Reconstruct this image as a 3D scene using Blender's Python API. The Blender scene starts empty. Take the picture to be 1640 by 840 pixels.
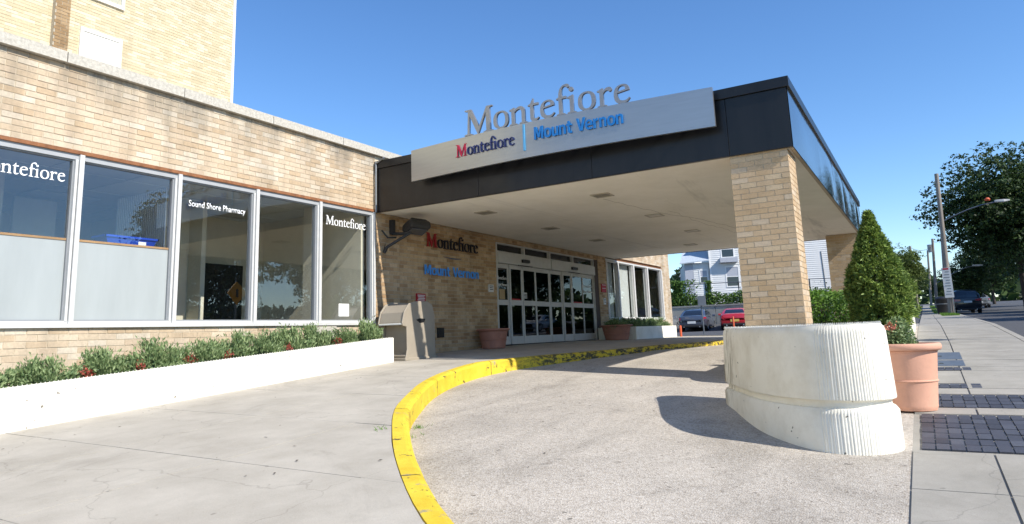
import bpy, bmesh, math, random
import numpy as np
from mathutils import Vector, Matrix
random.seed(7); rng = np.random.default_rng(7)
SC = bpy.context.scene; COL = SC.collection; R = math.radians

# ---------------------------------------------------------------- camera
cam = bpy.data.cameras.new('camera'); co = bpy.data.objects.new('camera', cam); COL.objects.link(co); SC.camera = co
cam.sensor_fit = 'HORIZONTAL'; cam.sensor_width = 36.0; cam.lens = 1098.694 / 1640 * 36
cam.shift_y = (345 - 420) / 1640; cam.clip_start = .1; cam.clip_end = 3000
yaw, pit, rol = R(30.52720), R(9.92036), R(2.13394)
fw = Vector((math.cos(yaw) * math.cos(pit), math.sin(yaw) * math.cos(pit), math.sin(pit)))
rt = fw.cross(Vector((0, 0, 1))).normalized(); dn = fw.cross(rt)
r2 = math.cos(rol) * rt + math.sin(rol) * dn; d2 = -math.sin(rol) * rt + math.cos(rol) * dn
co.matrix_world = Matrix(((r2.x, -d2.x, -fw.x, 0), (r2.y, -d2.y, -fw.y, 0), (r2.z, -d2.z, -fw.z, 0), (0, 0, 0, 1)))
SC.render.resolution_x = 1024; SC.render.resolution_y = 524

# ---------------------------------------------------------------- sky and sun
SUN = Vector((-.16, -1.0, .86)).normalized()          # towards the sun
w = bpy.data.worlds.new('World'); SC.world = w; w.use_nodes = True
nt = w.node_tree; bg = nt.nodes['Background']
sky = nt.nodes.new('ShaderNodeTexSky'); sky.sky_type = 'NISHITA'; sky.sun_disc = False
sky.sun_elevation = math.asin(SUN.z); sky.sun_rotation = math.atan2(SUN.x, SUN.y)
sky.air_density = 1.0; sky.dust_density = .0; sky.ozone_density = 4.0; sky.altitude = 0
hsv = nt.nodes.new('ShaderNodeHueSaturation'); hsv.inputs['Hue'].default_value = .504; hsv.inputs['Saturation'].default_value = 1.16; nt.links.new(sky.outputs[0], hsv.inputs['Color'])
nt.links.new(hsv.outputs[0], bg.inputs[0]); bg.inputs[1].default_value = .135
sl = bpy.data.lights.new('sun', 'SUN'); sl.energy = 4.2; sl.angle = R(.5); sl.color = (1, .945, .86)
so = bpy.data.objects.new('sun', sl); COL.objects.link(so); so.rotation_euler = (-SUN).to_track_quat('-Z', 'Y').to_euler(); so.location = (0, -20, 30)
SC.view_settings.view_transform = 'Standard'; SC.view_settings.look = 'None'; SC.view_settings.exposure = .62; SC.view_settings.gamma = 1
SC.cycles.max_bounces = 10; SC.cycles.diffuse_bounces = 8; SC.cycles.transparent_max_bounces = 16

# ---------------------------------------------------------------- materials
def lin(h):
    h = h.lstrip('#'); v = [int(h[i:i + 2], 16) / 255 for i in (0, 2, 4)]
    return tuple(c / 12.92 if c <= .04045 else ((c + .055) / 1.055) ** 2.4 for c in v)
class NT:
    def __init__(s, name):
        s.m = bpy.data.materials.new(name); s.m.use_nodes = True; s.t = s.m.node_tree
        s.b = s.t.nodes['Principled BSDF']; s.out = s.t.nodes['Material Output']
    def n(s, typ, **kw):
        x = s.t.nodes.new(typ)
        for k, v in kw.items():
            if k in x.inputs.keys() and not hasattr(type(x), k): x.inputs[k].default_value = v
            elif hasattr(x, k): setattr(x, k, v)
            else: x.inputs[k].default_value = v
        return x
    def l(s, a, b): s.t.links.new(a, b)
    def noise(s, scale, detail=4, rough=.6, stretch=None, dist=0):
        tc = s.n('ShaderNodeNewGeometry').outputs['Position']
        if stretch:
            mp = s.n('ShaderNodeMapping'); mp.inputs['Scale'].default_value = stretch; s.l(tc, mp.inputs[0]); tc = mp.outputs[0]
        x = s.n('ShaderNodeTexNoise'); x.inputs['Scale'].default_value = scale; x.inputs['Detail'].default_value = detail
        x.inputs['Roughness'].default_value = rough; x.inputs['Distortion'].default_value = dist; s.l(tc, x.inputs['Vector']); return x.outputs[0]
    def ramp(s, fac, stops):
        r = s.n('ShaderNodeValToRGB'); e = r.color_ramp.elements
        while len(e) < len(stops): e.new(.5)
        for q, (p, c) in zip(e, stops): q.position = p; q.color = (*c, 1) if len(c) == 3 else c
        s.l(fac, r.inputs[0]); return r.outputs[0]
    def mix(s, fac, a, b, typ='MIX'):
        x = s.n('ShaderNodeMix'); x.data_type = 'RGBA'; x.blend_type = typ
        for q, i in ((fac, 0), (a, 6), (b, 7)):
            if hasattr(q, 'is_linked'): s.l(q, x.inputs[i])
            elif i: x.inputs[i].default_value = (*q, 1) if len(q) == 3 else q
            else: x.inputs[i].default_value = q
        return x.outputs[2]
    def bump(s, h, strength=.3, dist=.01):
        b = s.n('ShaderNodeBump'); b.inputs['Strength'].default_value = strength; b.inputs['Distance'].default_value = dist
        s.l(h, b.inputs['Height']); s.l(b.outputs[0], s.b.inputs['Normal'])
def g3(v): return (v, v, v)
def pm(name, col, rough=.6, metal=0, var=.12, scale=3, bump=0, bscale=60, spec=.5, stretch=None, coat=0):
    N = NT(name); col = lin(col) if isinstance(col, str) else col
    f = N.ramp(N.noise(scale, 5, .65, stretch), [(.3, tuple(c * (1 - var) for c in col)), (.7, tuple(min(1, c * (1 + var)) for c in col))])
    N.l(f, N.b.inputs['Base Color']); N.b.inputs['Roughness'].default_value = rough; N.b.inputs['Metallic'].default_value = metal
    N.b.inputs['Specular IOR Level'].default_value = spec; N.b.inputs['Coat Weight'].default_value = coat
    if bump: N.bump(N.noise(bscale, 4), bump)
    return N.m
def brick_mat(name, cols, island, grime=.35, spot=None):
    N = NT(name)
    if island: rnd = N.n('ShaderNodeNewGeometry').outputs['Random Per Island']
    else: rnd = N.n('ShaderNodeObjectInfo').outputs['Random']
    k = len(cols); c = N.ramp(rnd, [(i / k, lin(q)) for i, q in enumerate(cols)])
    c.node.color_ramp.interpolation = 'CONSTANT'
    fine = N.ramp(N.noise(28, 5, .7), [(.3, g3(.86)), (.7, g3(1.08))]); c = N.mix(1, c, fine, 'MULTIPLY')
    big = N.ramp(N.noise(.9, 6, .7, (1, 1, .45)), [(.33, g3(1 - grime)), (.56, g3(1.0))]); c = N.mix(1, c, big, 'MULTIPLY')
    strk = N.ramp(N.noise(2.6, 3, .5, (1, 1, .12)), [(.33, g3(1 - grime * .8)), (.5, g3(1.0))]); c = N.mix(.7, c, strk, 'MULTIPLY')
    gx = N.n('ShaderNodeSeparateXYZ'); N.l(N.n('ShaderNodeNewGeometry').outputs['Position'], gx.inputs[0]); zm = N.n('ShaderNodeMapRange'); zm.inputs[1].default_value = 3.35; zm.inputs[2].default_value = 4.0; N.l(gx.outputs[2], zm.inputs[0]); so_ = N.ramp(N.noise(1.7, 6, .7, (1, 1, .22)), [(.42, g3(0)), (.62, g3(1))]); zk = N.n('ShaderNodeMath'); zk.operation = 'MULTIPLY'; N.l(zm.outputs[0], zk.inputs[0]); N.l(so_, zk.inputs[1])
    if grime > .3: c = N.mix(zk.outputs[0], c, lin('7f776a'))
    N.l(c, N.b.inputs['Base Color']); N.b.inputs['Roughness'].default_value = .85; N.b.inputs['Specular IOR Level'].default_value = .3
    N.bump(N.noise(90, 5, .7), .35, .004); return N.m
BUFF = ['cbb89d', 'd0bea4', 'c5af92', 'd2c3ac', 'c9b498', 'cebba1', 'c1a98a', 'd3c5af', 'cab59a']
SHADE = ['c0a27c', 'c8ab86', 'b69671', 'cdb28f', 'ad8d69', 'c3a681']  # same brick as BUFF, toned darker for the wall in shade
CREAM = ['cbbd9e', 'd0c3a6', 'c6b796', 'd4c9ae', 'c9ba9a']
PILB = ['ccb290', 'c8ac88', 'd0b998', 'c5a984', 'd1bca0', 'cbb08d']
brk_o = brick_mat('buff_brick', BUFF, False); brk_i = brick_mat('buff_brick_joined', BUFF, True)
brkp_o = brick_mat('pillar_brick', PILB, False, .18); brkp_i = brick_mat('pillar_brick_joined', PILB, True, .18)
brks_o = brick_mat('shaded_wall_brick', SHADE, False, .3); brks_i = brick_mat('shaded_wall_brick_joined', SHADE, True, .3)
brkc_i = brick_mat('cream_brick', CREAM, True, .12); brkd_i = brick_mat('brown_brick', ['a58a67', '9b7f5c', 'ae9370'], True, .2)
mortar = pm('mortar', 'c3b69e', .95, var=.15, scale=9, bump=.4, bscale=140)
mortar_d = pm('grey_mortar', 'aea492', .95, var=.15, scale=9, bump=.4, bscale=140)
coping_m = pm('coping_stone', 'b9b3a6', .9, var=.25, scale=22, bump=.5, bscale=50)
rust = pm('rusty_lintel', '8a5a38', .8, var=.35, scale=10)
alu = pm('aluminium', 'c6c5c1', .5, .0, var=.06, scale=8)
alu_d = pm('aluminium_shadow_seam', '6a6e72', .5, .6, var=.1)
white_paint = pm('white_paint', 'e4e2da', .65, var=.06, scale=4, bump=.15, bscale=40)
def white_wall():
    N = NT('white_planter_paint'); c = N.ramp(N.noise(2.2, 6, .7), [(.3, lin('dcd5c3')), (.55, lin('ece7d8'))])
    s = N.ramp(N.noise(1.9, 6, .75, (1, 1, .35)), [(.26, lin('8d8467')), (.33, g3(1))]); c = N.mix(.6, c, s, 'MULTIPLY')
    p = N.ramp(N.noise(15, 2, .5), [(.25, lin('4a4234')), (.275, g3(1))]); c = N.mix(.8, c, p, 'MULTIPLY')
    vd = N.n('ShaderNodeVectorMath'); vd.operation = 'DISTANCE'; vd.inputs[1].default_value = (9.2, 2.3, -.42); N.l(N.n('ShaderNodeNewGeometry').outputs['Position'], vd.inputs[0]); mr = N.n('ShaderNodeMapRange'); mr.inputs[1].default_value = .75; mr.inputs[2].default_value = .2; N.l(vd.outputs['Value'], mr.inputs[0]); sn = N.ramp(N.noise(4.5, 7, .75, (2.2, 2.2, .35), 1.5), [(.47, g3(0)), (.56, g3(1))]); mm_ = N.n('ShaderNodeMath'); mm_.operation = 'MULTIPLY'; N.l(mr.outputs[0], mm_.inputs[0]); N.l(sn, mm_.inputs[1]); c = N.mix(mm_.outputs[0], c, lin('8a7a5c'))
    N.l(c, N.b.inputs['Base Color']); N.b.inputs['Roughness'].default_value = .8; N.bump(N.noise(60, 5, .7), .35, .006); return N.m
planter_m = white_wall()
def concrete(name, a, b, sc=1.6, dark=None):
    N = NT(name); c = N.ramp(N.noise(sc, 7, .65), [(.3, lin(a)), (.68, lin(b))])
    sp = N.ramp(N.noise(120, 3, .7), [(.3, g3(.8)), (.6, g3(1.05))]); c = N.mix(.6, c, sp, 'MULTIPLY')
    st = N.ramp(N.noise(.55, 6, .75, None, 1.2), [(.3, g3(.72)), (.46, g3(1))]); c = N.mix(.7, c, st, 'MULTIPLY')
    gum = N.ramp(N.noise(9, 2, .4), [(.20, g3(.5)), (.23, g3(1))]); c = N.mix(.6, c, gum, 'MULTIPLY')
    p = N.n('ShaderNodeNewGeometry').outputs['Position']; cr = N.n('ShaderNodeTexVoronoi'); cr.feature = 'DISTANCE_TO_EDGE'; cr.inputs['Scale'].default_value = .42; ds = N.n('ShaderNodeVectorMath'); ds.operation = 'ADD'; nz = N.n('ShaderNodeTexNoise'); nz.inputs['Scale'].default_value = 1.1; nz.inputs['Detail'].default_value = 7
    N.l(p, nz.inputs['Vector']); N.l(p, ds.inputs[0]); N.l(nz.outputs['Color'], ds.inputs[1]); N.l(ds.outputs[0], cr.inputs['Vector']); c = N.mix(.35, c, N.ramp(cr.outputs['Distance'], [(0, g3(.4)), (.0035, g3(1))]), 'MULTIPLY')
    N.l(c, N.b.inputs['Base Color']); N.b.inputs['Roughness'].default_value = .88; N.b.inputs['Specular IOR Level'].default_value = .3
    N.bump(N.noise(70, 6, .7), .4, .006); return N.m
walk_m = concrete('concrete_walk', 'a69f92', 'bab3a6'); walk2_m = concrete('concrete_sidewalk', '8f8b81', 'a5a096')
def aggregate():
    N = NT('exposed_aggregate'); p = N.n('ShaderNodeNewGeometry').outputs['Position']
    v = N.n('ShaderNodeTexVoronoi'); v.inputs['Scale'].default_value = 70; N.l(p, v.inputs['Vector'])
    st = N.ramp(v.outputs['Color'], [(.0, lin('8c8378')), (.35, lin('aea598')), (.7, lin('bcb4a8')), (1, lin('c9c3b8'))])
    big = N.ramp(N.noise(.7, 6, .7, None, .8), [(.3, g3(.78)), (.6, g3(1.05))]); c = N.mix(1, st, big, 'MULTIPLY')
    oil = N.ramp(N.noise(5, 3, .5), [(.26, g3(.5)), (.31, g3(1))]); c = N.mix(.6, c, oil, 'MULTIPLY')
    tr_ = N.ramp(N.noise(.8, 5, .65, (.35, 1.3, 1), .5), [(.36, g3(.74)), (.5, g3(1))]); c = N.mix(.6, c, tr_, 'MULTIPLY')
    dr_ = N.ramp(N.noise(13, 2, .4), [(.25, g3(.3)), (.275, g3(1))]); c = N.mix(.7, c, dr_, 'MULTIPLY')
    cr = N.n('ShaderNodeTexVoronoi'); cr.feature = 'DISTANCE_TO_EDGE'; cr.inputs['Scale'].default_value = .28
    ds = N.n('ShaderNodeVectorMath'); ds.operation = 'ADD'; nz = N.n('ShaderNodeTexNoise'); nz.inputs['Scale'].default_value = 1.4; nz.inputs['Detail'].default_value = 6
    N.l(p, nz.inputs['Vector']); N.l(p, ds.inputs[0]); N.l(nz.outputs['Color'], ds.inputs[1]); N.l(ds.outputs[0], cr.inputs['Vector'])
    ck = N.ramp(cr.outputs['Distance'], [(.0, g3(.45)), (.006, g3(1))]); c = N.mix(.3, c, ck, 'MULTIPLY')
    N.l(c, N.b.inputs['Base Color']); N.b.inputs['Roughness'].default_value = .9; N.b.inputs['Specular IOR Level'].default_value = .3
    N.bump(v.outputs['Distance'], .5, .012); return N.m
drive_m = aggregate()
asphalt = pm('asphalt', (.075, .076, .08), .9, var=.3, scale=60, bump=.6, bscale=160)
grass_m = pm('grass_blades', (.09, .14, .03), .8, var=.4, scale=6)
soil_m = pm('soil', (.05, .035, .025), .95, var=.4, scale=20, bump=.8, bscale=60)
def kerb_paint():
    N = NT('worn_shaded_yellow_paint'); c = N.ramp(N.noise(3, 5, .7), [(.3, lin('cfae24')), (.7, lin('e3c93c'))])
    wn = N.noise(7.5, 7, .72); k = N.ramp(wn, [(.37, g3(1)), (.40, g3(0))]); c = N.mix(k, c, lin('4c4434'))
    k2 = N.ramp(N.noise(3.1, 6, .7), [(.33, g3(1)), (.40, g3(0))]); c = N.mix(k2, c, lin('9a9178'))
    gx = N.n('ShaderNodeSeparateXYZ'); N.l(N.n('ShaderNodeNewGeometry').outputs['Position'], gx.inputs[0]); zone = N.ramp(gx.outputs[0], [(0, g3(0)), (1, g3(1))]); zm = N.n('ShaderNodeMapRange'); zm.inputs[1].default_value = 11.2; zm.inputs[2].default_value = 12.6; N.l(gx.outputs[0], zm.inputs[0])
    sc_ = N.ramp(N.noise(6, 7, .75, (1, 1, 2.2)), [(.47, g3(1)), (.53, g3(0))]); zz_ = N.n('ShaderNodeMath'); zz_.operation = 'MULTIPLY'; N.l(zm.outputs[0], zz_.inputs[0]); N.l(sc_, zz_.inputs[1]); c = N.mix(zz_.outputs[0], c, lin('4d4732'))  # dark scuffs under the canopy, with its shade put into the paint colour too
    N.l(c, N.b.inputs['Base Color']); N.b.inputs['Roughness'].default_value = .7; N.bump(N.noise(30, 6, .7), .6, .01); return N.m
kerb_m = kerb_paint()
def dark_metal(name='black_fascia_metal', coat=.15, rough=.38):
    N = NT(name); c = N.ramp(N.noise(3, 6, .7, (1, 1, .12)), [(.3, (.004, .004, .005)), (.66, (.010, .010, .011)), (.75, (.03, .03, .03))])
    N.l(c, N.b.inputs['Base Color']); N.b.inputs['Coat Weight'].default_value = coat; N.b.inputs['Coat Roughness'].default_value = .07; N.b.inputs['Roughness'].default_value = rough; N.b.inputs['Specular IOR Level'].default_value = .4
    N.bump(N.noise(.9, 2, .5), .12, .05); return N.m
fascia_m = dark_metal(); fascia_g = dark_metal('glossy_fascia_sheet', .8, .22)
def soffit():
    N = NT('soffit_plaster'); c = N.ramp(N.noise(.8, 6, .7), [(.3, lin('e2dccd')), (.62, lin('efe9dc'))])
    st = N.ramp(N.noise(.6, 6, .75, (.12, 1.2, 1), .6), [(.33, g3(.62)), (.43, g3(1))]); c = N.mix(.6, c, st, 'MULTIPLY')
    N.l(c, N.b.inputs['Base Color']); N.b.inputs['Roughness'].default_value = .9; N.bump(N.noise(6, 6, .7), .2, .02); return N.m
soffit_m = soffit()
plate_m = pm('brushed_sign_metal', (.40, .41, .42), .36, .85, var=.05, scale=2, stretch=(1, 1, 12))
letter_m = pm('brushed_letter_metal', (.34, .34, .35), .42, .75, var=.08, scale=5)
letter_side = pm('polished_letter_edge', (.85, .85, .85), .35, .3, var=.03)
red_l = pm('crimson_letter', lin('b5123f'), .4, var=.05); navy_l = pm('navy_letter', lin('1d2a63'), .4, var=.05)
blue_l = pm('bright_blue_letter', lin('1277c4'), .4, var=.05); dkred_l = pm('dark_red_letter', lin('9a1f25'), .5, var=.1); black_l = pm('black_letter', lin('1c1a24'), .5, var=.1)
wblue_l = pm('wall_blue_letter', lin('4a9af0'), .5, var=.12, scale=10)
decal = pm('white_decal', 'eeeeec', .6, var=.02)
def glass(name, tint=(.8, .85, .86), ior=1.55, rough=.0):
    N = NT(name); N.t.nodes.remove(N.b)
    fr = N.n('ShaderNodeFresnel'); fr.inputs['IOR'].default_value = ior
    t = N.n('ShaderNodeBsdfTransparent'); t.inputs[0].default_value = (*tint, 1); gl = N.n('ShaderNodeBsdfGlossy'); gl.inputs['Roughness'].default_value = rough
    gl.inputs['Color'].default_value = (.95, .97, 1, 1)
    bp = N.n('ShaderNodeBump'); bp.inputs['Strength'].default_value = .02; bp.inputs['Distance'].default_value = .05; N.l(N.noise(1.3, 1, .4), bp.inputs['Height']); N.l(bp.outputs[0], gl.inputs['Normal'])
    sb = N.n('ShaderNodeMath'); sb.operation = 'SUBTRACT'; sb.inputs[0].default_value = 1; N.l(N.n('ShaderNodeNewGeometry').outputs['Backfacing'], sb.inputs[1])
    ml = N.n('ShaderNodeMath'); ml.operation = 'MULTIPLY'; N.l(fr.outputs[0], ml.inputs[0]); N.l(sb.outputs[0], ml.inputs[1])
    mx = N.n('ShaderNodeMixShader'); N.l(ml.outputs[0], mx.inputs[0]); N.l(t.outputs[0], mx.inputs[1]); N.l(gl.outputs[0], mx.inputs[2]); N.l(mx.outputs[0], N.out.inputs[0]); return N.m
glass_m = glass('window_glass', (.95, .96, .95), 2.1); door_glass = glass('dark_door_glass', (.30, .32, .32), 1.55); far_glass = glass('house_glass', (.2, .22, .25), 1.6)
frost_m = pm('frosted_panel', 'a3a8a6', .34, var=.09, scale=1.1, spec=.6, stretch=(1.4, 1, .25))
wood_trim = pm('wood_trim', '9c7c56', .6, var=.2)
inter_w = pm('interior_wall', 'e0d9c6', .9, var=.05); inter_c = pm('interior_ceiling', 'd4d4ce', .9, var=.04); inter_f = pm('interior_floor', 'a39c8d', .6, var=.1)
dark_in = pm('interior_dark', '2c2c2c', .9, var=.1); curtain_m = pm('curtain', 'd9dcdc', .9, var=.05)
terra = pm('terracotta', lin('d3a086'), .8, var=.06, scale=6, bump=.2, bscale=40); terra_d = pm('brown_terracotta', lin('a4705c'), .72, var=.12, scale=5, bump=.12, bscale=40)
bin_m = pm('beige_bin_plastic', lin('9a9080'), .55, var=.06, scale=4, bump=.1, bscale=60); black_m = pm('black_plastic', (.012, .012, .013), .45, var=.1)
lamp_m = pm('dark_lamp_housing', lin('3a3836'), .55, .3, var=.2, scale=14); galv = pm('galvanised_steel', lin('8e9294'), .45, .8, var=.12, scale=12)
steel = pm('weathered_steel', lin('7b8084'), .5, .7, var=.15, scale=9)
paver_m = None
def rand_mat(name, cols, rough=.7, bump=.4):
    N = NT(name); rnd = N.n('ShaderNodeObjectInfo').outputs['Random']
    c = N.ramp(rnd, [(i / max(1, len(cols) - 1), lin(q)) for i, q in enumerate(cols)])
    f = N.ramp(N.noise(40, 4, .7), [(.3, g3(.75)), (.7, g3(1.15))]); c = N.mix(1, c, f, 'MULTIPLY')
    N.l(c, N.b.inputs['Base Color']); N.b.inputs['Roughness'].default_value = rough; N.bump(N.noise(60, 5, .7), bump, .006); return N.m
paver_m = rand_mat('granite_cobble', ['3b3b40', '4a4a50', '43444b', '55565c'], .6)
slab_m = walk_m
def leaf_mat(name, dark, light, trans=.25, rough=.55):
    N = NT(name); rnd = N.n('ShaderNodeNewGeometry').outputs['Random Per Island']
    c = N.ramp(rnd, [(0, dark), (.6, tuple((a + b) / 2 for a, b in zip(dark, light))), (1, light)])
    N.l(c, N.b.inputs['Base Color']); N.b.inputs['Roughness'].default_value = rough; N.b.inputs['Specular IOR Level'].default_value = .35
    tr = N.n('ShaderNodeBsdfTranslucent'); N.l(c, tr.inputs[0]); mx = N.n('ShaderNodeMixShader'); mx.inputs[0].default_value = trans
    N.l(N.b.outputs[0], mx.inputs[1]); N.l(tr.outputs[0], mx.inputs[2]); N.l(mx.outputs[0], N.out.inputs[0]); return N.m
lf_jun = leaf_mat('juniper_foliage', (.09, .16, .055), (.38, .47, .22), .3)
lf_spr = leaf_mat('spruce_foliage', (.04, .09, .015), (.40, .52, .12), .25)
lf_hed = leaf_mat('hedge_leaves', (.05, .13, .015), (.18, .32, .04), .3)
lf_tree = leaf_mat('maple_leaves', (.016, .036, .012), (.085, .14, .035), .3)
lf_tree2 = leaf_mat('pale_leaves', (.05, .09, .02), (.20, .26, .06), .35)
lf_ivy = leaf_mat('ivy_leaves', (.05, .11, .02), (.16, .27, .05), .3)
lf_red = leaf_mat('red_begonia', (.20, .03, .02), (.48, .12, .08), .2); lf_sal = leaf_mat('salmon_flowers', (.55, .16, .10), (.75, .35, .22), .2)
bark = pm('bark', (.06, .048, .038), .95, var=.35, scale=8, bump=.8, bscale=25, stretch=(1, 1, .2))
pole_wood = pm('utility_pole_wood', lin('8d857b'), .9, var=.25, scale=7, bump=.5, bscale=30, stretch=(1, 1, .08))
siding_m = pm('white_siding', lin('d6d7d6'), .6, var=.04, scale=2); roof_sh = pm('grey_shingle', lin('a9b3bd'), .85, var=.15, scale=9); trim_w = pm('white_trim', 'e6e6e4', .6, var=.03)
grey_door = pm('grey_door', lin('a9adb6'), .6, var=.05)
ret_m = concrete('retaining_concrete', '98948b', 'aba79d', 2.2)
def car_paint(name, col, metal=.3):
    N = NT(name); N.b.inputs['Base Color'].default_value = (*col, 1); N.b.inputs['Metallic'].default_value = metal; N.b.inputs['Roughness'].default_value = .32
    N.b.inputs['Coat Weight'].default_value = 1; N.b.inputs['Coat Roughness'].default_value = .04; N.bump(N.noise(400, 2), .02, .001); return N.m
tyre_m = pm('tyre_rubber', (.015, .015, .016), .8, var=.2); rim_m = pm('alloy_rim', (.55, .56, .58), .35, .8, var=.08)
car_glass = NT('car_glass'); car_glass.b.inputs['Base Color'].default_value = (.012, .016, .024, 1); car_glass.b.inputs['Roughness'].default_value = .06; car_glass.b.inputs['Specular IOR Level'].default_value = .8; car_glass = car_glass.m
tail_m = pm('tail_lamp', (.38, .012, .03), .2, var=.1, coat=1); head_m = pm('head_lamp', (.7, .72, .74), .15, .2, var=.05, coat=1); plate_w = pm('number_plate', (.7, .7, .68), .5, var=.05); plate_y = pm('gold_number_plate', (.62, .42, .10), .5, var=.05)
orange_m = pm('orange_post', lin('c4552e'), .6, var=.1); blue_bin = pm('blue_plastic', lin('2348b8'), .45, var=.06)
sign_w = pm('sign_white', 'd7d7d4', .5, var=.04); sign_r = pm('sign_red', lin('b3222c'), .5, var=.06); sign_y = pm('sign_yellow', lin('e0a012'), .5, var=.05); sign_back = pm('sign_back', lin('a9adb0'), .5, .6, var=.08)
paper_m = pm('paper', 'f2f2ee', .8, var=.02); wire_m = pm('black_wire', (.02, .02, .02), .7, var=.1)

# ---------------------------------------------------------------- mesh helpers
class MB:
    def __init__(s): s.v = []; s.f = []; s.mi = []
    def add(s, vs, fs, mi=0):
        o = len(s.v); s.v += [tuple(p) for p in vs]; s.f += [tuple(i + o for i in f) for f in fs]; s.mi += [mi] * len(fs); return s
    def box(s, x0, x1, y0, y1, z0, z1, mi=0, skip=''):
        vs = [(x0, y0, z0), (x1, y0, z0), (x1, y1, z0), (x0, y1, z0), (x0, y0, z1), (x1, y0, z1), (x1, y1, z1), (x0, y1, z1)]
        F = {'b': (0, 3, 2, 1), 't': (4, 5, 6, 7), 's': (0, 1, 5, 4), 'e': (1, 2, 6, 5), 'n': (2, 3, 7, 6), 'w': (3, 0, 4, 7)}
        return s.add(vs, [f for k, f in F.items() if k not in skip], mi)
    def obox(s, c, ax, ay, az, mi=0):
        c = Vector(c); ax, ay, az = Vector(ax), Vector(ay), Vector(az)
        vs = [c + sx * ax + sy * ay + sz * az for sz in (-1, 1) for sx, sy in ((-1, -1), (1, -1), (1, 1), (-1, 1))]
        return s.add(vs, [(0, 3, 2, 1), (4, 5, 6, 7), (0, 1, 5, 4), (1, 2, 6, 5), (2, 3, 7, 6), (3, 0, 4, 7)], mi)
    def tube(s, pts, rad, n=8, mi=0, cap=True):
        pts = [Vector(p) for p in pts]; rad = rad if isinstance(rad, (list, tuple)) else [rad] * len(pts); o = len(s.v); rings = []
        for i, p in enumerate(pts):
            d = (pts[min(i + 1, len(pts) - 1)] - pts[max(i - 1, 0)]).normalized()
            u = d.cross(Vector((0, 0, 1)) if abs(d.z) < .9 else Vector((1, 0, 0))).normalized(); v = d.cross(u)
            rings.append([p + rad[i] * (math.cos(a) * u + math.sin(a) * v) for a in [2 * math.pi * k / n for k in range(n)]])
        vs = [q for r in rings for q in r]; fs = []
        for i in range(len(pts) - 1):
            for k in range(n): fs.append((i * n + k, i * n + (k + 1) % n, (i + 1) * n + (k + 1) % n, (i + 1) * n + k))
        if cap: fs += [tuple(range(n - 1, -1, -1)), tuple(range((len(pts) - 1) * n, len(pts) * n))]
        return s.add(vs, fs, mi)
    def lathe(s, prof, c=(0, 0, 0), n=32, mi=0):
        vs = []; fs = []
        for r, z in prof: vs += [(c[0] + r * math.cos(2 * math.pi * k / n), c[1] + r * math.sin(2 * math.pi * k / n), c[2] + z) for k in range(n)]
        for i in range(len(prof) - 1):
            for k in range(n): fs.append((i * n + k, i * n + (k + 1) % n, (i + 1) * n + (k + 1) % n, (i + 1) * n + k))
        return s.add(vs, fs, mi)
    def prism(s, poly, axis, a, b, mi=0):
        """poly in the plane across axis (x: (y,z), y: (x,z), z: (x,y))"""
        def P(p, t): return (t, p[0], p[1]) if axis == 'x' else (p[0], t, p[1]) if axis == 'y' else (p[0], p[1], t)
        n = len(poly); vs = [P(p, a) for p in poly] + [P(p, b) for p in poly]
        return s.add(vs, [tuple(range(n)), tuple(range(2 * n - 1, n - 1, -1))] + [(i, i + n, (i + 1) % n + n, (i + 1) % n) for i in range(n)], mi)
    def quad(s, a, b, c, d, mi=0): return s.add([a, b, c, d], [(0, 1, 2, 3)], mi)
    def loft(s, rings, mi=0, cap=True, closed=True):
        n = len(rings[0]); vs = [p for r in rings for p in r]; fs = []
        for i in range(len(rings) - 1):
            for k in range(n if closed else n - 1): fs.append((i * n + k, i * n + (k + 1) % n, (i + 1) * n + (k + 1) % n, (i + 1) * n + k))
        if cap: fs += [tuple(range(n - 1, -1, -1)), tuple(range((len(rings) - 1) * n, len(rings) * n))]
        return s.add(vs, fs, mi)
    def mesh(s, name, mats, off=(0, 0, 0), smooth=False, fix=True):
        me = bpy.data.meshes.new(name); ox, oy, oz = off
        me.from_pydata([(a - ox, b - oy, c - oz) for a, b, c in s.v], [], s.f)
        mats = mats if isinstance(mats, (list, tuple)) else [mats]
        for m in mats: me.materials.append(m)
        me.polygons.foreach_set('material_index', s.mi)
        if fix:
            bm = bmesh.new(); bm.from_mesh(me); bmesh.ops.recalc_face_normals(bm, faces=bm.faces); bm.to_mesh(me); bm.free()
        if smooth:
            me.polygons.foreach_set('use_smooth', [True] * len(me.polygons)); me.set_sharp_from_angle(angle=R(40))
        me.update(); return me
    def build(s, name, mats, parent=None, smooth=False, fix=True, bevel=0, **tags):
        off = WP(parent); o = bpy.data.objects.new(name, s.mesh(name, mats, off, smooth, fix)); COL.objects.link(o)
        if parent: o.parent = parent
        if bevel:
            m = o.modifiers.new('bevel', 'BEVEL'); m.width = bevel; m.segments = 2; m.limit_method = 'ANGLE'; m.angle_limit = R(35)
        for k, v in tags.items(): o[k] = v
        return o
def WP(o):
    p = Vector((0, 0, 0))
    while o: p += Vector(o.location); o = o.parent
    return p
def thing(name, label, cat, loc=(0, 0, 0), group=None, rz=0):
    o = bpy.data.objects.new(name, None); COL.objects.link(o); o.location = loc; o.rotation_euler = (0, 0, rz); o.empty_display_size = .2
    o['label'] = label; o['category'] = cat
    if group: o['group'] = group
    return o
def tag(o, label, cat, group=None):
    o['label'] = label; o['category'] = cat
    if group: o['group'] = group
    return o
def inst(name, me, loc, parent=None, rz=0, scale=None):
    o = bpy.data.objects.new(name, me); COL.objects.link(o); o.location = Vector(loc) - WP(parent); o.rotation_euler = (0, 0, rz)
    if parent: o.parent = parent
    if scale: o.scale = scale
    return o
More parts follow.
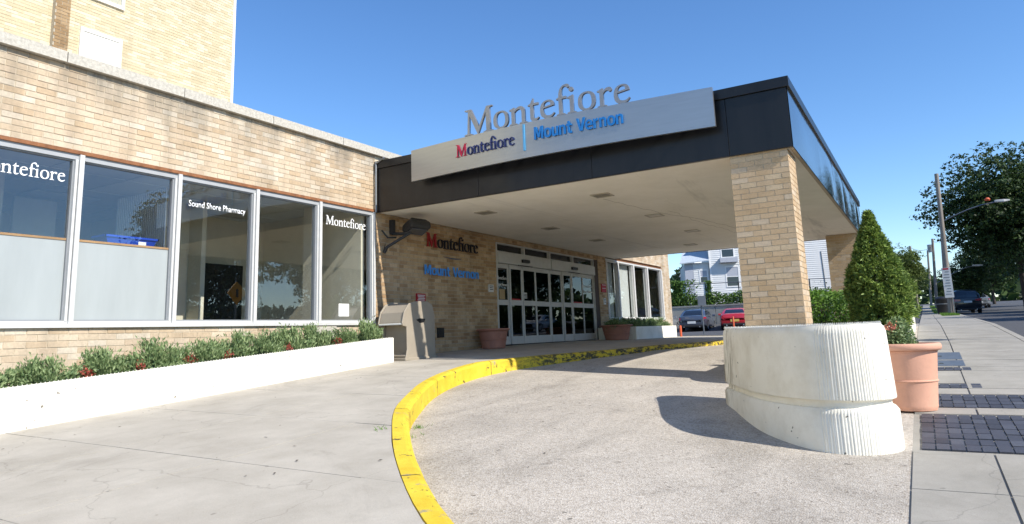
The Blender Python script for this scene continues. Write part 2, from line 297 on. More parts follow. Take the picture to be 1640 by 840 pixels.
def dup(root, loc, rz=0, label=None, scale=None):
    r = root.copy(); COL.objects.link(r); r.location = loc; r.rotation_euler = (0, 0, rz)
    if scale: r.scale = scale
    if label: r['label'] = label
    for ch in list(root.children):
        c = ch.copy(); COL.objects.link(c); c.parent = r
        for gch in ch.children:
            d = gch.copy(); COL.objects.link(d); d.parent = c
    return r
def lerp_tab(x, xs, ys): return float(np.interp(x, xs, ys))

# ---------------------------------------------------------------- terrain heights
def S0(x): return lerp_tab(x, [-10, 4.4, 10.7, 12.85, 16.3, 22, 30, 45], [-1.75, -.835, -.41, -.357, -.275, -.265, -.27, -.16])
def S(x, y): return S0(x) - .02 * max(0, 10 - y)
def W(x): return lerp_tab(x, [-200, -30, 0, 6, 12, 17, 25, 50, 64, 120, 300, 600], [-14, -3.4, -1.6, -1.22, -.85, -.5, -.2, .27, .52, 2.1, 6, 8])
def Dr(x, y):
    l = lambda a: min(-1.6 + .0626 * a + .029 * y, S(a, y) - .09)
    if x < 14: return l(x)
    return lerp_tab(x, [14, 16, 20, 30, 45, 60, 150], [l(14), S(16, y) - .10, S(20, y) - .11, -.33, -.17, 1.2, 3])
def smooth(a, b, t):
    t = min(1, max(0, (t - a) / (b - a))); return t * t * (3 - 2 * t)
def GH(x, y):
    a = W(x); b = Dr(x, min(y, 10)); k = smooth(.2, 2.0 + max(0, (x - 30) * .05), y); h = a * (1 - k) + b * k
    if y < -1.6: h -= .11 * smooth(0, .12, -1.6 - y) * (1 if x > 4 else 0)
    if x > 50.2 and y > 3: h = max(h, 1.25 + .02 * (x - 50))
    return h
xs = sorted(set([-220, -120, -70, -40, -25] + [i * .75 for i in range(-20, 44)] + list(range(33, 80, 3)) + [50.1, 50.4, 90, 105, 130, 170, 240, 340, 500, 700, 1000, 1500]))
ys = sorted(set([-1200, -700, -400, -200, -120, -70, -40, -25, -18, -14, -11, -8, -6, -4, -3, -2.4, -1.9, -1.73, -1.6, -1.2, -.6, 0, .25, .6, 1, 1.5, 2, 2.5, 3, 3.2] + [3.5 + .75 * i for i in range(10)] + [11, 13, 16, 20, 25, 32, 42, 60, 90, 150, 300, 700, 1200]))
mb = MB()
mb.add([(x, y, GH(x, y) - .03) for y in ys for x in xs], [(j * len(xs) + i, j * len(xs) + i + 1, (j + 1) * len(xs) + i + 1, (j + 1) * len(xs) + i) for j in range(len(ys) - 1) for i in range(len(xs) - 1)])
mb.build('ground', asphalt, smooth=True, kind='structure')
def sheet(name, x0, x1, y0, y1, dz, mat, nx, ny, h=GH):
    m = MB(); X = np.linspace(x0, x1, nx + 1); Y = np.linspace(y0, y1, ny + 1)
    m.add([(x, y, h(x, y) + dz) for y in Y for x in X], [(j * (nx + 1) + i, j * (nx + 1) + i + 1, (j + 1) * (nx + 1) + i + 1, (j + 1) * (nx + 1) + i) for j in range(ny) for i in range(nx)])
    return m.build(name, mat, smooth=True, kind='structure')
sheet('driveway', -3, 29.25, .25, 9.9, 0, drive_m, 86, 26)

# entrance walk: slabs clipped to the kerb line
KF = [(1.9, -1.4), (2.2, .3), (2.75, 1.5), (3.5, 2.55), (4.45, 3.55), (5.4, 4.42), (6.45, 5.28), (7.48, 5.92), (8.4, 6.42), (9.4, 6.8), (10.5, 7.02), (11.4, 7.0), (12.3, 6.78), (13.3, 6.4), (14.4, 6.0), (15.6, 5.65), (17.2, 5.32), (19.3, 5.05), (21.5, 4.9), (24, 4.85), (26, 5.0), (27.4, 5.5), (28.1, 6.5), (28.3, 8.0), (28.3, 9.9)]
def catmull(P, k=4):
    out = []
    for i in range(len(P) - 1):
        p0, p1, p2, p3 = (Vector(P[max(i - 1, 0)]), Vector(P[i]), Vector(P[i + 1]), Vector(P[min(i + 2, len(P) - 1)]))
        for j in range(k):
            t = j / k; out.append(.5 * ((2 * p1) + (p2 - p0) * t + (2 * p0 - 5 * p1 + 4 * p2 - p3) * t * t + (3 * p1 - p0 - 3 * p2 + p3) * t ** 3))
    return out + [Vector(P[-1])]
KC = catmull([(a, b) for a, b in KF])
def offset(path, d):
    out = []
    for i, p in enumerate(path):
        t = (path[min(i + 1, len(path) - 1)] - path[max(i - 1, 0)]).normalized(); out.append(p + d * Vector((-t.y, t.x)))
    return out
KB = offset(KC, .17); KM = offset(KC, .012)
walk_poly = [(-9, 9.985), (-9, -1.4)] + [(p.x, p.y) for p in offset(KC, .175)]
walk_poly[-1] = (walk_poly[-1][0], 9.985)
def clip(poly, x0, x1, y0, y1):
    for ax, v, sg in ((0, x0, 1), (0, x1, -1), (1, y0, 1), (1, y1, -1)):
        out = []
        for i in range(len(poly)):
            a, b = poly[i - 1], poly[i]; ia = (a[ax] - v) * sg >= 0; ib = (b[ax] - v) * sg >= 0
            if ia != ib:
                t = (v - a[ax]) / (b[ax] - a[ax]); out.append((a[0] + t * (b[0] - a[0]), a[1] + t * (b[1] - a[1])))
            if ib: out.append(b)
        poly = out
        if not poly: break
    return poly
base = MB(); n = len(walk_poly)
walk = bpy.data.objects.new('entrance_walk', None)
bpy.data.objects.remove(walk)
cells = []; sx = [-9 + 1.62 * i for i in range(25)]; sy = [-1.4, .35, 2.05, 3.7, 5.3, 6.85, 8.4, 9.985]
for i in range(len(sx) - 1):
    for j in range(len(sy) - 1): 
        p = clip(walk_poly, sx[i], sx[i + 1], sy[j], sy[j + 1])
        if len(p) > 2: cells.append(p)
for p in cells: base.add([(x, y, S(x, y) - .02) for x, y in p], [tuple(range(len(p)))])
walk = base.build('entrance_walk', mortar_d, fix=False, kind='structure')
for p in cells:
    c = (sum(q[0] for q in p) / len(p), sum(q[1] for q in p) / len(p)); q = []
    for a in p:
        d = Vector((c[0] - a[0], c[1] - a[1])); L = max(d.length, 1e-3); q.append((a[0] + d.x / L * .006, a[1] + d.y / L * .006))
    m = MB(); dz = random.uniform(-.002, .002); k = len(q)
    m.add([(x, y, S(x, y) + dz) for x, y in q] + [(x, y, S(x, y) - .019) for x, y in q], [tuple(range(k))] + [(i, (i + 1) % k, (i + 1) % k + k, i + k) for i in range(k)])
    m.build('slab', slab_m, walk)
# kerb
m = MB(); rings = []
for i, p in enumerate(KC):
    b = KB[i]; mm = KM[i]; zt = S(b.x, b.y) + .004; zb = Dr(p.x, p.y) - .06; a = (i * .37) % 1; e = random.uniform(-.006, .006)
    rings.append([(p.x, p.y, zb), (p.x, p.y, zt - .035 + e), (mm.x + (b.x - mm.x) * .12, mm.y + (b.y - mm.y) * .12, zt - .008), (mm.x + (b.x - mm.x) * .3, mm.y + (b.y - mm.y) * .3, zt + e * .3), (b.x, b.y, zt), (b.x, b.y, zb)])
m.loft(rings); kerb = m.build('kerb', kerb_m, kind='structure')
m = MB()
for i in range(6, len(KC) - 3, 9):                      # dark mortar joints between the kerb stones
    t = (KC[i + 1] - KC[i]).normalized() * .006; r = rings[i]; c_ = (KC[i] + KB[i]) / 2
    prof = [r[k] for k in range(5)]; out = []
    for k, q in enumerate(prof): d = Vector((q[0] - c_.x, q[1] - c_.y)); d = d.normalized() * .003 if d.length > 1e-4 else d; out.append((q[0] + d.x, q[1] + d.y, q[2] + (.003 if k else 0)))
    for k in range(4): a, b = out[k], out[k + 1]; m.quad((a[0] - t.x, a[1] - t.y, a[2]), (a[0] + t.x, a[1] + t.y, a[2]), (b[0] + t.x, b[1] + t.y, b[2]), (b[0] - t.x, b[1] - t.y, b[2]))
m.build('joint', soil_m, kerb, fix=False, kind='stuff')
m = MB()
for _ in range(110):
    x, y = random.uniform(3, 14), random.uniform(3, 9); ins = None
    i = min(range(len(KC)), key=lambda i: (KC[i].x - x) ** 2 + (KC[i].y - y) ** 2); t = (KC[min(i + 1, len(KC) - 1)] - KC[max(i - 1, 0)]); side = t.x * (y - KC[i].y) - t.y * (x - KC[i].x); dist = ((KC[i].x - x) ** 2 + (KC[i].y - y) ** 2) ** .5
    if dist < .3: continue
    z = (S(x, y) if side > 0 else Dr(x, y)) + .006; a = random.uniform(0, 6.3); L = random.uniform(.008, .024); u, v = (L * math.cos(a), L * math.sin(a)), (-L * .5 * math.sin(a), L * .5 * math.cos(a))
    m.add([(x - u[0], y - u[1], z), (x + v[0], y + v[1], z + L * .3), (x + u[0], y + u[1], z + .004), (x - v[0], y - v[1], z + .002)], [(0, 1, 2, 3)])
m.build('leaf_litter', bark, fix=False, kind='stuff')

# street sidewalk with slabs, cobbles and covers
PITS = [(7.3, 9.02, -1.3, .18), (9.5, 10.42, -1.3, .2), (10.98, 11.38, -.52, .2), (12.78, 13.14, -.5, .2)]
sw = sheet('sidewalk', 2.2, 130, -1.6, .25, .0, walk2_m, 240, 6)
jx = [3.0, 4.5, 6.0, 7.25, 9.06, 9.46, 10.46, 10.94, 11.42, 12.74, 13.2, 14.05, 15.3] + [16.8 + 1.6 * i for i in range(22)]
for i in range(len(jx) - 1):
    for (ya, yb) in ((-1.58, -.36), (-.34, .24)):
        if any(abs(jx[i] + .04 - a) < .1 and abs(jx[i + 1] - .04 - b) < .1 for a, b, _, _ in PITS) and yb > 0: continue
        if any(abs(jx[i] + .04 - a) < .1 and abs(jx[i + 1] - .04 - b) < .1 and c < -1 for a, b, c, _ in PITS): continue
        m = MB(); x0, x1 = jx[i] + .008, jx[i + 1] - .008; dz = random.uniform(.012, .016); k = 3
        X = np.linspace(x0, x1, k); vs = [(x, y, GH(x, y) + dz) for y in (ya, yb) for x in X]; vs += [(x, y, z - .03) for x, y, z in vs]
        m.add(vs, [(0, 1, 4, 3), (1, 2, 5, 4), (6, 7, 1, 0), (7, 8, 2, 1), (3, 4, 10, 9), (4, 5, 11, 10), (0, 3, 9, 6), (2, 8, 11, 5)])
        m.build('slab', walk2_m, sw)
cob = MB().box(-.5, .5, -.5, .5, -.5, .5).mesh('cobble', paver_m)
for (x0, x1, y0, y1) in PITS:
    nx = max(1, round((x1 - x0) / .235)); ny = round((y1 - y0) / .115)
    for i in range(nx):
        for j in range(ny):
            cx = x0 + (i + .5) * (x1 - x0) / nx; cy = y0 + (j + .5) * (y1 - y0) / ny
            o = inst('cobble', cob, (cx, cy, GH(cx, cy) - .005 + random.uniform(-.004, .004)), sw, scale=((x1 - x0) / nx - .016, (y1 - y0) / ny - .012, .04)); o.rotation_euler = (0, R(-3.4), random.uniform(-.02, .02))
for q, (x0, x1) in enumerate(((13.28, 14.0), (14.12, 15.2))):
    m = MB(); z = [GH(x0, -.2) + .02, GH(x1, -.2) + .02]
    m.add([(x0, -.44, z[0]), (x1, -.44, z[1]), (x1, .2, z[1]), (x0, .2, z[0])] + [(x0, -.44, z[0] - .04), (x1, -.44, z[1] - .04), (x1, .2, z[1] - .04), (x0, .2, z[0] - .04)], [(0, 1, 2, 3), (0, 4, 5, 1), (1, 5, 6, 2), (2, 6, 7, 3), (3, 7, 4, 0)])
    o = m.build('access_cover', steel); tag(o, ['grey steel access cover nearer the terracotta pot', 'longer grey steel access cover farther up the sidewalk'][q], 'access cover', 'access covers in the sidewalk')
    h = MB()
    h.box((x0 + x1) / 2 - .1, (x0 + x1) / 2 + .1, -.15, -.09, (z[0] + z[1]) / 2 - .01, (z[0] + z[1]) / 2 + .006)
    h.build('lift_handle', alu_d, o)
m = MB(); rings = []
for x in np.linspace(4, 130, 90): z = W(x); rings.append([(x, -1.60, z + .014), (x, -1.74, z + .008), (x, -1.76, z - .14), (x, -1.60, z - .14)])
m.loft(rings); m.build('street_kerb', walk2_m, kind='structure')
# grass verge
def verge(x0, x1, y0, y1, nb, name):
    m = MB()
    for _ in range(nb):
        x = random.uniform(x0, x1); y = random.uniform(y0, y1); z = GH(x, y) + .01; h = random.uniform(.05, .13); a = random.uniform(0, 6.28); ww = .012
        m.add([(x - ww * math.cos(a), y - ww * math.sin(a), z), (x + ww * math.cos(a), y + ww * math.sin(a), z), (x + random.uniform(-.05, .05), y + random.uniform(-.05, .05), z + h)], [(0, 1, 2)])
    return m.build(name, lf_hed, fix=False, kind='stuff')
verge(44, 52, -1.55, -.75, 2500, 'grass'); verge(55, 110, -1.55, -.5, 3500, 'grass'); verge(44, 100, .45, 1.6, 5000, 'grass')

# ---------------------------------------------------------------- brickwork
CH, BL, JT = .0865, .257, .011
class Bricks:
    def __init__(s): s.b = []
    def wall(s, o, plane, u0, u1, z0, z1, holes=(), zref=2.79, bh=CH, bl=BL, corner=0):
        i = math.floor((z0 - zref) / bh) - 1
        while zref + i * bh < z1:
            za = max(zref + i * bh + JT / 2, z0); zb = min(zref + (i + 1) * bh - JT / 2, z1)
            if zb - za > .025:
                k = math.floor(u0 / bl) - 1; off = (i % 2) * bl / 2
                while k * bl + off < u1:
                    a = k * bl + off + JT / 2; b = a + bl - JT; segs = [(max(a, u0), min(b, u1))]
                    for (ha, hb, hc, hd) in holes:
                        if zb > hc + .01 and za < hd - .01:
                            n2 = []
                            for (p, q) in segs:
                                if q <= ha or p >= hb: n2.append((p, q)); continue
                                if p < ha: n2.append((p, ha))
                                if q > hb: n2.append((hb, q))
                            segs = n2
                    for (p, q) in segs:
                        if q - p > .02: s.b.append((o, plane, (p + q) / 2, (za + zb) / 2, q - p, zb - za))
                    k += 1
            i += 1
    def finish(s, parent, mo, mi, limit=300, key=None, prot=.007):
        def pos(b):
            o, pl, u, z, *_ = b
            return (u, pl, z) if o in 'SN' else (pl, u, z)
        key = key or (lambda p: p[0] ** 2 + p[1] ** 2 + p[2] ** 2)
        s.b.sort(key=lambda b: key(pos(b))); cache = {}; J = MB()
        for i, b in enumerate(s.b):
            o, pl, u, z, L, H = b; x, y, zz = pos(b)
            sg = {'S': (0, -1), 'N': (0, 1), 'W': (-1, 0), 'E': (1, 0)}[o]
            rx, ry = (L / 2, 0) if o in 'SN' else (0, L / 2)
            t = prot + random.uniform(-.002, .0025)
            def bx(m, cx, cy, cz):
                if o == 'S': m.box(cx - rx, cx + rx, cy - t, cy + .004, cz - H / 2, cz + H / 2, skip='n')
                elif o == 'N': m.box(cx - rx, cx + rx, cy - .004, cy + t, cz - H / 2, cz + H / 2, skip='s')
                elif o == 'W': m.box(cx - t, cx + .004, cy - ry, cy + ry, cz - H / 2, cz + H / 2, skip='e')
                else: m.box(cx - .004, cx + t, cy - ry, cy + ry, cz - H / 2, cz + H / 2, skip='w')
            if i < limit:
                kk = (o, round(L, 2), round(H, 3), random.randint(0, 2))
                if kk not in cache:
                    m = MB(); bx(m, 0, 0, 0); cache[kk] = m.mesh('brick', mo, fix=False)
                inst('brick', cache[kk], (x, y, zz), parent)
            else: bx(J, x, y, zz)
        if J.v: J.build('brickwork', mi, parent, fix=False, kind='stuff')

# ---------------------------------------------------------------- hospital building
XE = 31.1
bld = thing('hospital_building', 'long low buff brick building with a band of aluminium windows', 'building', (11, 10, -.4))
WX = [-.97, .55, 2.05, 3.56, 5.03, 6.535, 8.04, 9.54, 11.09]      # window bay lines
B0, ZS, ZH = 2.79, .32, 2.765
wm = MB()
wm.box(-6, XE, 10.0, 10.25, 2.79, 4.0); wm.box(-6, 11.1, 10.0, 10.25, -1.9, ZS); wm.box(-6, WX[0], 10.0, 10.25, ZS, 2.79)
wm.box(-6, -5.75, 10.25, 22, -1.9, 4.0); wm.box(XE - .25, XE, 10.25, 22, -.8, 4.0); wm.box(-6, XE, 21.8, 22, -1.9, 4.0); 
wm.box(-5.75, XE - .25, 10.25, 21.8, 3.86, 3.92)
wm.box(30.0, XE, 10.0, 10.25, -.7, 2.79); wm.box(23.66, 30.0, 10.0, 10.25, -.7, .42)
wm.build('wall', mortar, bld)
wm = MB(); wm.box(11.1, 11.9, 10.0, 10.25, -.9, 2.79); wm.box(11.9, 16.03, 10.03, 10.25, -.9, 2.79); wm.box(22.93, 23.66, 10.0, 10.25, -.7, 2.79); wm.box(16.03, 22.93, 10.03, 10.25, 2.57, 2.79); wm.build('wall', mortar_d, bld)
BR = Bricks()
BR.wall('S', 10.0, -6, 11.095, 2.79, 4.0); BR.wall('S', 10.0, -6, 11.1, -1.6, ZS - .005, zref=ZS)
BR.wall('S', 10.0, 24.65, XE, 2.79, 4.0); BR.wall('S', 10.0, 30.0, XE, -.5, 2.79); BR.wall('S', 10.0, 23.66, 30.0, -.5, .42, zref=.42)
BR.finish(bld, brk_o, brk_i, 300, key=lambda p: (p[0] < 3.2) * 1e4 + (p[2] < -.55) * 1e4 + (p[0] - 0) ** 2 + p[2] ** 2)
BS = MB(); bs = Bricks()
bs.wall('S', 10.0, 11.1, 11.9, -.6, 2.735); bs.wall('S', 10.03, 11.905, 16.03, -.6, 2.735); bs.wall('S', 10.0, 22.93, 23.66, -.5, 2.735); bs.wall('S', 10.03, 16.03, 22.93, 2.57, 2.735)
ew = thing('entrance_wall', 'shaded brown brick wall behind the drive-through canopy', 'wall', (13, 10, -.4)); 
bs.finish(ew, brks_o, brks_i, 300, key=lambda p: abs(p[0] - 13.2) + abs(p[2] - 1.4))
# coping stones
cs = MB().box(-.5, .5, -.5, .5, -.5, .5).mesh('coping_stone', coping_m)
xx = -6.05
while xx < XE:
    L = 1.79; inst('coping_stone', cs, (xx + L / 2, 10.11, 4.082), bld, scale=(L - .012, .40, .155)); xx += L
m = MB().box(-6, 11.085, 9.982, 10.2, 2.741, 2.789); m.build('lintel', rust, bld)
m = MB().box(24.6, 30.05, 9.985, 10.2, 2.692, 2.72); m.build('lintel', rust, bld)
m = MB().box(-1, 11.09, 9.945, 10.2, ZS, .372); m.build('window_sill', alu, bld)
m = MB().box(-1, 11.09, 10.012, 10.14, 2.662, 2.741); m.build('window_head', pm('grey_frame_metal', 'a3a5a6', .5, var=.06), bld); m = MB().box(-1, 11.09, 10.0, 10.14, .372, .412); m.build('window_base', alu, bld)
for x in WX:
    m = MB(); e = x == WX[-1]
    m.box(x - .088, x - .053, 9.992, 10.14, .412, 2.662); m.box(x - .045, x + (.0 if e else .018), 9.968, 10.14, .352, 2.735); m.build('mullion', alu, bld)
    m = MB().box(x - .053, x - .045, 10.02, 10.14, .412, 2.662); m.build('mullion_seam', alu_d, bld)
def text(s, size, parent, name, mat, frame, w=None, off=0, extrude=0, sheary=0):
    """frame: (origin, right, up); scaled to width w"""
    cu = bpy.data.curves.new(name, 'FONT'); cu.body = s; cu.size = 1; cu.offset = off; cu.resolution_u = 3; cu.extrude = 0
    t = bpy.data.objects.new(name, cu); COL.objects.link(t); dg = bpy.context.evaluated_depsgraph_get(); me = bpy.data.meshes.new_from_object(t.evaluated_get(dg))
    bpy.data.objects.remove(t); return place_flat(me, size, parent, name, mat, frame, w, extrude)
def place_flat(me, size, parent, name, mat, frame, w, extrude, norm=None):
    o0, rgt, up = (Vector(q) for q in frame); nrm = rgt.cross(up).normalized(); po = WP(parent)
    xs_ = [v.co.x for v in me.vertices]; ys_ = [v.co.y for v in me.vertices]
    sx_ = (w / (max(xs_) - min(xs_))) if w else size; x0 = min(xs_) if w else 0
    bm = bmesh.new(); bm.from_mesh(me)
    if extrude:
        r = bmesh.ops.extrude_face_region(bm, geom=list(bm.faces)); 
        for v in [g for g in r['geom'] if isinstance(g, bmesh.types.BMVert)]: v.co.z += 1
    for v in bm.verts: v.co = o0 - po + (v.co.x - x0) * sx_ * rgt + v.co.y * size * up + v.co.z * extrude * nrm
    bmesh.ops.recalc_face_normals(bm, faces=bm.faces)
    if extrude:
        bm.normal_update()
        for f in bm.faces: f.material_index = 0 if abs(f.normal.dot(nrm)) > .7 else 1
    bm.to_mesh(me); bm.free(); me.materials.clear()
    for q in (mat if isinstance(mat, (list, tuple)) else [mat, mat]): me.materials.append(q)
    me.name = name; o = bpy.data.objects.new(name, me); COL.objects.link(o)
    if parent: o.parent = parent
    return o
# serif letters drawn as outlines (cap height 1)
GL = {'M': (1.28, 'M0 0 L0 .04 L.13 .07 L.17 .93 L.03 .96 L.03 1 L.31 1 L.64 .28 L.97 1 L1.22 1 L1.22 .96 L1.10 .93 L1.13 .07 L1.25 .04 L1.25 0 L.83 0 L.83 .04 L.955 .07 L.935 .78 L.60 0 L.57 0 L.235 .76 L.21 .07 L.34 .04 L.34 0'),
 'o': (.70, 'M.02 .31 Q.02 .655 .34 .655 Q.65 .655 .65 .32 Q.65 -.015 .33 -.015 Q.02 -.015 .02 .31 M.15 .34 Q.15 .06 .34 .05 Q.52 .05 .52 .30 Q.52 .59 .33 .60 Q.15 .60 .15 .34'),
 'n': (.76, 'M0 0 L0 .035 L.09 .06 L.09 .52 L0 .55 L0 .58 L.2 .65 L.215 .65 L.215 .54 Q.33 .655 .45 .655 Q.63 .64 .63 .42 L.63 .06 L.72 .035 L.72 0 L.41 0 L.41 .035 L.50 .06 L.50 .40 Q.50 .55 .40 .555 Q.30 .55 .215 .46 L.215 .06 L.31 .035 L.31 0'),
 't': (.46, 'M.09 .57 L0 .57 L0 .61 L.10 .65 L.2 .83 L.215 .83 L.215 .65 L.41 .65 L.395 .57 L.215 .57 L.215 .18 Q.215 .085 .30 .08 Q.36 .08 .41 .12 L.43 .085 Q.34 -.015 .24 -.015 Q.09 -.015 .09 .14'),
 'e': (.62, 'M.14 .365 L.56 .42 Q.56 .655 .32 .655 Q.02 .64 .02 .30 Q.02 -.015 .32 -.015 Q.48 -.01 .57 .14 L.545 .165 Q.46 .08 .37 .08 Q.14 .09 .14 .365 M.15 .425 Q.17 .59 .29 .60 Q.42 .60 .43 .46'),
 'f': (.42, 'M.02 0 L.02 .035 L.11 .06 L.11 .57 L.02 .57 L.02 .61 L.11 .65 Q.11 1.06 .40 1.08 Q.50 1.08 .52 1.02 Q.53 .93 .44 .93 Q.42 1.0 .33 1.0 Q.235 1.0 .235 .80 L.235 .65 L.40 .65 L.40 .57 L.235 .57 L.235 .06 L.34 .035 L.34 0'),
 'i': (.37, 'M0 0 L0 .035 L.1 .06 L.1 .52 L0 .55 L0 .58 L.21 .65 L.225 .65 L.225 .06 L.32 .035 L.32 0 M.08 .86 Q.08 .94 .16 .94 Q.24 .94 .24 .86 Q.24 .78 .16 .78 Q.08 .78 .08 .86'),
 'r': (.55, 'M0 0 L0 .035 L.09 .06 L.09 .52 L0 .55 L0 .58 L.2 .65 L.215 .65 L.215 .53 Q.30 .65 .42 .65 Q.52 .64 .52 .56 Q.51 .48 .43 .48 Q.39 .54 .34 .54 Q.26 .53 .215 .44 L.215 .06 L.33 .035 L.33 0')}
def glyph_mesh(ch, tab=GL):
    cu = bpy.data.curves.new('letter', 'CURVE'); cu.dimensions = '2D'; cu.fill_mode = 'BOTH'; pts = []
    tok = tab[ch][1].replace('M', ' M ').replace('L', ' L ').replace('Q', ' Q ').split(); i = 0
    def flush():
        if len(pts) > 2:
            sp = cu.splines.new('POLY'); sp.points.add(len(pts) - 1); sp.use_cyclic_u = True
            for q, p in zip(sp.points, pts): q.co = (p[0], p[1], 0, 1)
    while i < len(tok):
        c = tok[i]
        if c == 'M': flush(); pts = [(float(tok[i + 1]), float(tok[i + 2]))]; i += 3
        elif c == 'L': pts.append((float(tok[i + 1]), float(tok[i + 2]))); i += 3
        else:
            a = pts[-1]; q = [float(t) for t in tok[i + 1:i + 5]]
            for k in range(1, 7): t = k / 6; pts.append(((1 - t) ** 2 * a[0] + 2 * t * (1 - t) * q[0] + t * t * q[2], (1 - t) ** 2 * a[1] + 2 * t * (1 - t) * q[1] + t * t * q[3]))
            i += 5
    flush(); 
    def dd(sp):
        P = [p.co[:2] for p in sp.points]
        return P
    o = bpy.data.objects.new('letter', cu); COL.objects.link(o); dg = bpy.context.evaluated_depsgraph_get(); me = bpy.data.meshes.new_from_object(o.evaluated_get(dg)); bpy.data.objects.remove(o)
    bm = bmesh.new(); bm.from_mesh(me); bmesh.ops.remove_doubles(bm, verts=bm.verts, dist=.001)
    fl = [f for f in bm.faces if abs(f.normal.z) > .5]; z = fl[0].calc_center_median().z
    bmesh.ops.delete(bm, geom=[f for f in bm.faces if abs(f.calc_center_median().z - z) > 1e-5], context='FACES')
    for v in bm.verts: v.co.z = 0
    bm.to_mesh(me); bm.free(); return me
GM = {c: glyph_mesh(c) for c in GL}
def serif(word, origin, rgt, up, width, cap, parent, mats, extrude, curve=None, name='letter', gl=GL, gm=None):
    gm = gm or GM; adv = sum(gl[c][0] for c in word) - .05; k = width / adv; x = 0; rgt = Vector(rgt); out = []
    for i, c in enumerate(word):
        if c == ' ': x += gl[c][0]; continue
        m = mats(i) if callable(mats) else mats; o0 = Vector(origin) + rgt * (x * k)
        if curve: o0 = Vector(curve(o0))
        me = gm[c].copy(); me2 = bpy.data.meshes.new('letter'); bm = bmesh.new(); bm.from_mesh(me)
        for v in bm.verts: v.co.x *= k / cap
        bm.to_mesh(me2); bm.free()
        out.append(place_flat(me2, cap, parent, name, m, (o0, rgt, up), None, extrude)); x += gl[c][0]
    return out
jamb_m = pm('grey_jamb', '85888a', .5, var=.08)
# windows: panes, lower panels and lettering
for i in range(len(WX) - 1):
    x0, x1 = WX[i] + .019, WX[i + 1] - .089
    m = MB(); m.box(x0, x0 + .008, 10.03, 10.12, .413, 2.66); m.box(x1 - .022, x1, 10.03, 10.12, .413, 2.66); m.box(x0 + .008, x1 - .022, 10.035, 10.12, 2.642, 2.66); m.box(x0 + .008, x1 - .022, 10.035, 10.12, .413, .43)
    wf = m.build('window', jamb_m, bld)
    lowz = 1.545 if i < 5 else .435
    m = MB().box(x0 + .008, x1 - .02, 10.07, 10.078, lowz, 2.645); m.build('pane', glass_m, wf)
    if i < 5:
        m = MB().box(x0 + .0085, x1 - .0225, 10.066, 10.08, .4305, 1.515); m.build('lower_panel', frost_m, wf)
        m = MB().box(x0 + .0082, x1 - .0222, 10.055, 10.1, 1.515, 1.545); m.build('panel_trim', wood_trim, wf)
    if i == 7:
        serif('Montefiore', (9.74, 10.066, 2.325), (1, 0, 0), (0, 0, 1), 1.14, .185, wf, decal, .002)
    if i == 5:
        text('Sound Shore Pharmacy', .145, wf, 'lettering', decal, ((6.745, 10.067, 2.262), (1, 0, 0), (0, 0, 1)), 1.09, .012, .002)
    if i == 3:
        serif('Montefiore', (3.72, 10.066, 2.33), (1, 0, 0), (0, 0, 1), 1.13, .185, wf, decal, .002)
# interior behind the windows
m = MB(); m.box(-5.7, 11.0, 16.0, 16.1, -.9, 2.9); m.box(10.95, 11.05, 10.26, 16, -.9, 2.9); m.box(-5.7, -5.6, 10.26, 16, -.9, 2.9); m.box(4.9, 5.0, 12.2, 16, -.9, 2.9); m.box(10.2, 10.45, 10.9, 11.2, -.9, 2.85); m.box(7.3, 8.35, 12.4, 12.5, -.9, 2.9); m.box(9.1, 11, 13.4, 13.5, -.9, 2.9); m.box(8.35, 8.45, 12.0, 16, -.9, 2.9); m.build('interior_wall', inter_w, bld)
m = MB(); m.box(-5.7, 11.05, 10.26, 16, 2.86, 2.9)
for k in range(1, 14): m.box(-5.7 + k * 1.22, -5.68 + k * 1.22, 10.26, 16, 2.848, 2.862)
for k in range(1, 5): m.box(-5.7, 11.05, 10.26 + k * 1.22, 10.28 + k * 1.22, 2.849, 2.8615)
m.build('interior_ceiling', inter_c, bld)
m = MB().box(-5.7, 11.05, 10.26, 16, -.95, -.9); m.build('interior_floor', inter_f, bld)
m = MB()
for (a, b) in ((2.0, 12.0), (5.9, 13.2), (7.4, 12.0), (9.2, 13.2)): m.box(a, a + 1.15, b, b + .58, 2.83, 2.846)
m.build('ceiling_light', curtain_m, bld)
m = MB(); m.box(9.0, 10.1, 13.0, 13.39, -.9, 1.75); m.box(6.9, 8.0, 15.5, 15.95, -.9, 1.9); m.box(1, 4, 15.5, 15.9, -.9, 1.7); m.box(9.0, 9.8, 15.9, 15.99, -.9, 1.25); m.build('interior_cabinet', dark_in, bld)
m = MB()
for k in range(26): m.box(6.62 - .0, 6.64, 10.5 + .055 * k, 10.54 + .055 * k, 1.1, 2.6)
m.box(5.75, 6.45, 13.6, 13.7, 1.2, 2.75); m.build('interior_blind', curtain_m, bld)
m = MB().box(4.95, 6.5, 10.13, 10.5, 1.49, 1.53); m.build('interior_ledge', wood_trim, bld)
b = thing('storage_bin', 'blue plastic storage bin on the ledge inside the window', 'bin', (5.9, 10.32, 1.53))
m = MB(); m.loft([[(5.56, 10.18, 1.532), (6.24, 10.18, 1.532), (6.24, 10.46, 1.532), (5.56, 10.46, 1.532)], [(5.50, 10.14, 1.66), (6.29, 10.14, 1.66), (6.29, 10.49, 1.66), (5.50, 10.49, 1.66)]], cap=False); m.box(5.56, 6.24, 10.18, 10.46, 1.531, 1.536); m.build('tub', blue_bin, b)
m = MB(); m.box(5.48, 6.31, 10.128, 10.14, 1.645, 1.675); m.box(5.48, 6.31, 10.49, 10.5, 1.645, 1.675); m.box(5.48, 5.5, 10.128, 10.5, 1.6455, 1.6745); m.box(6.29, 6.31, 10.128, 10.5, 1.6455, 1.6745); m.build('rim', blue_bin, b)
m = MB().box(6.0, 6.12, 10.155, 10.16, 1.56, 1.62); m.build('tag', paper_m, b)
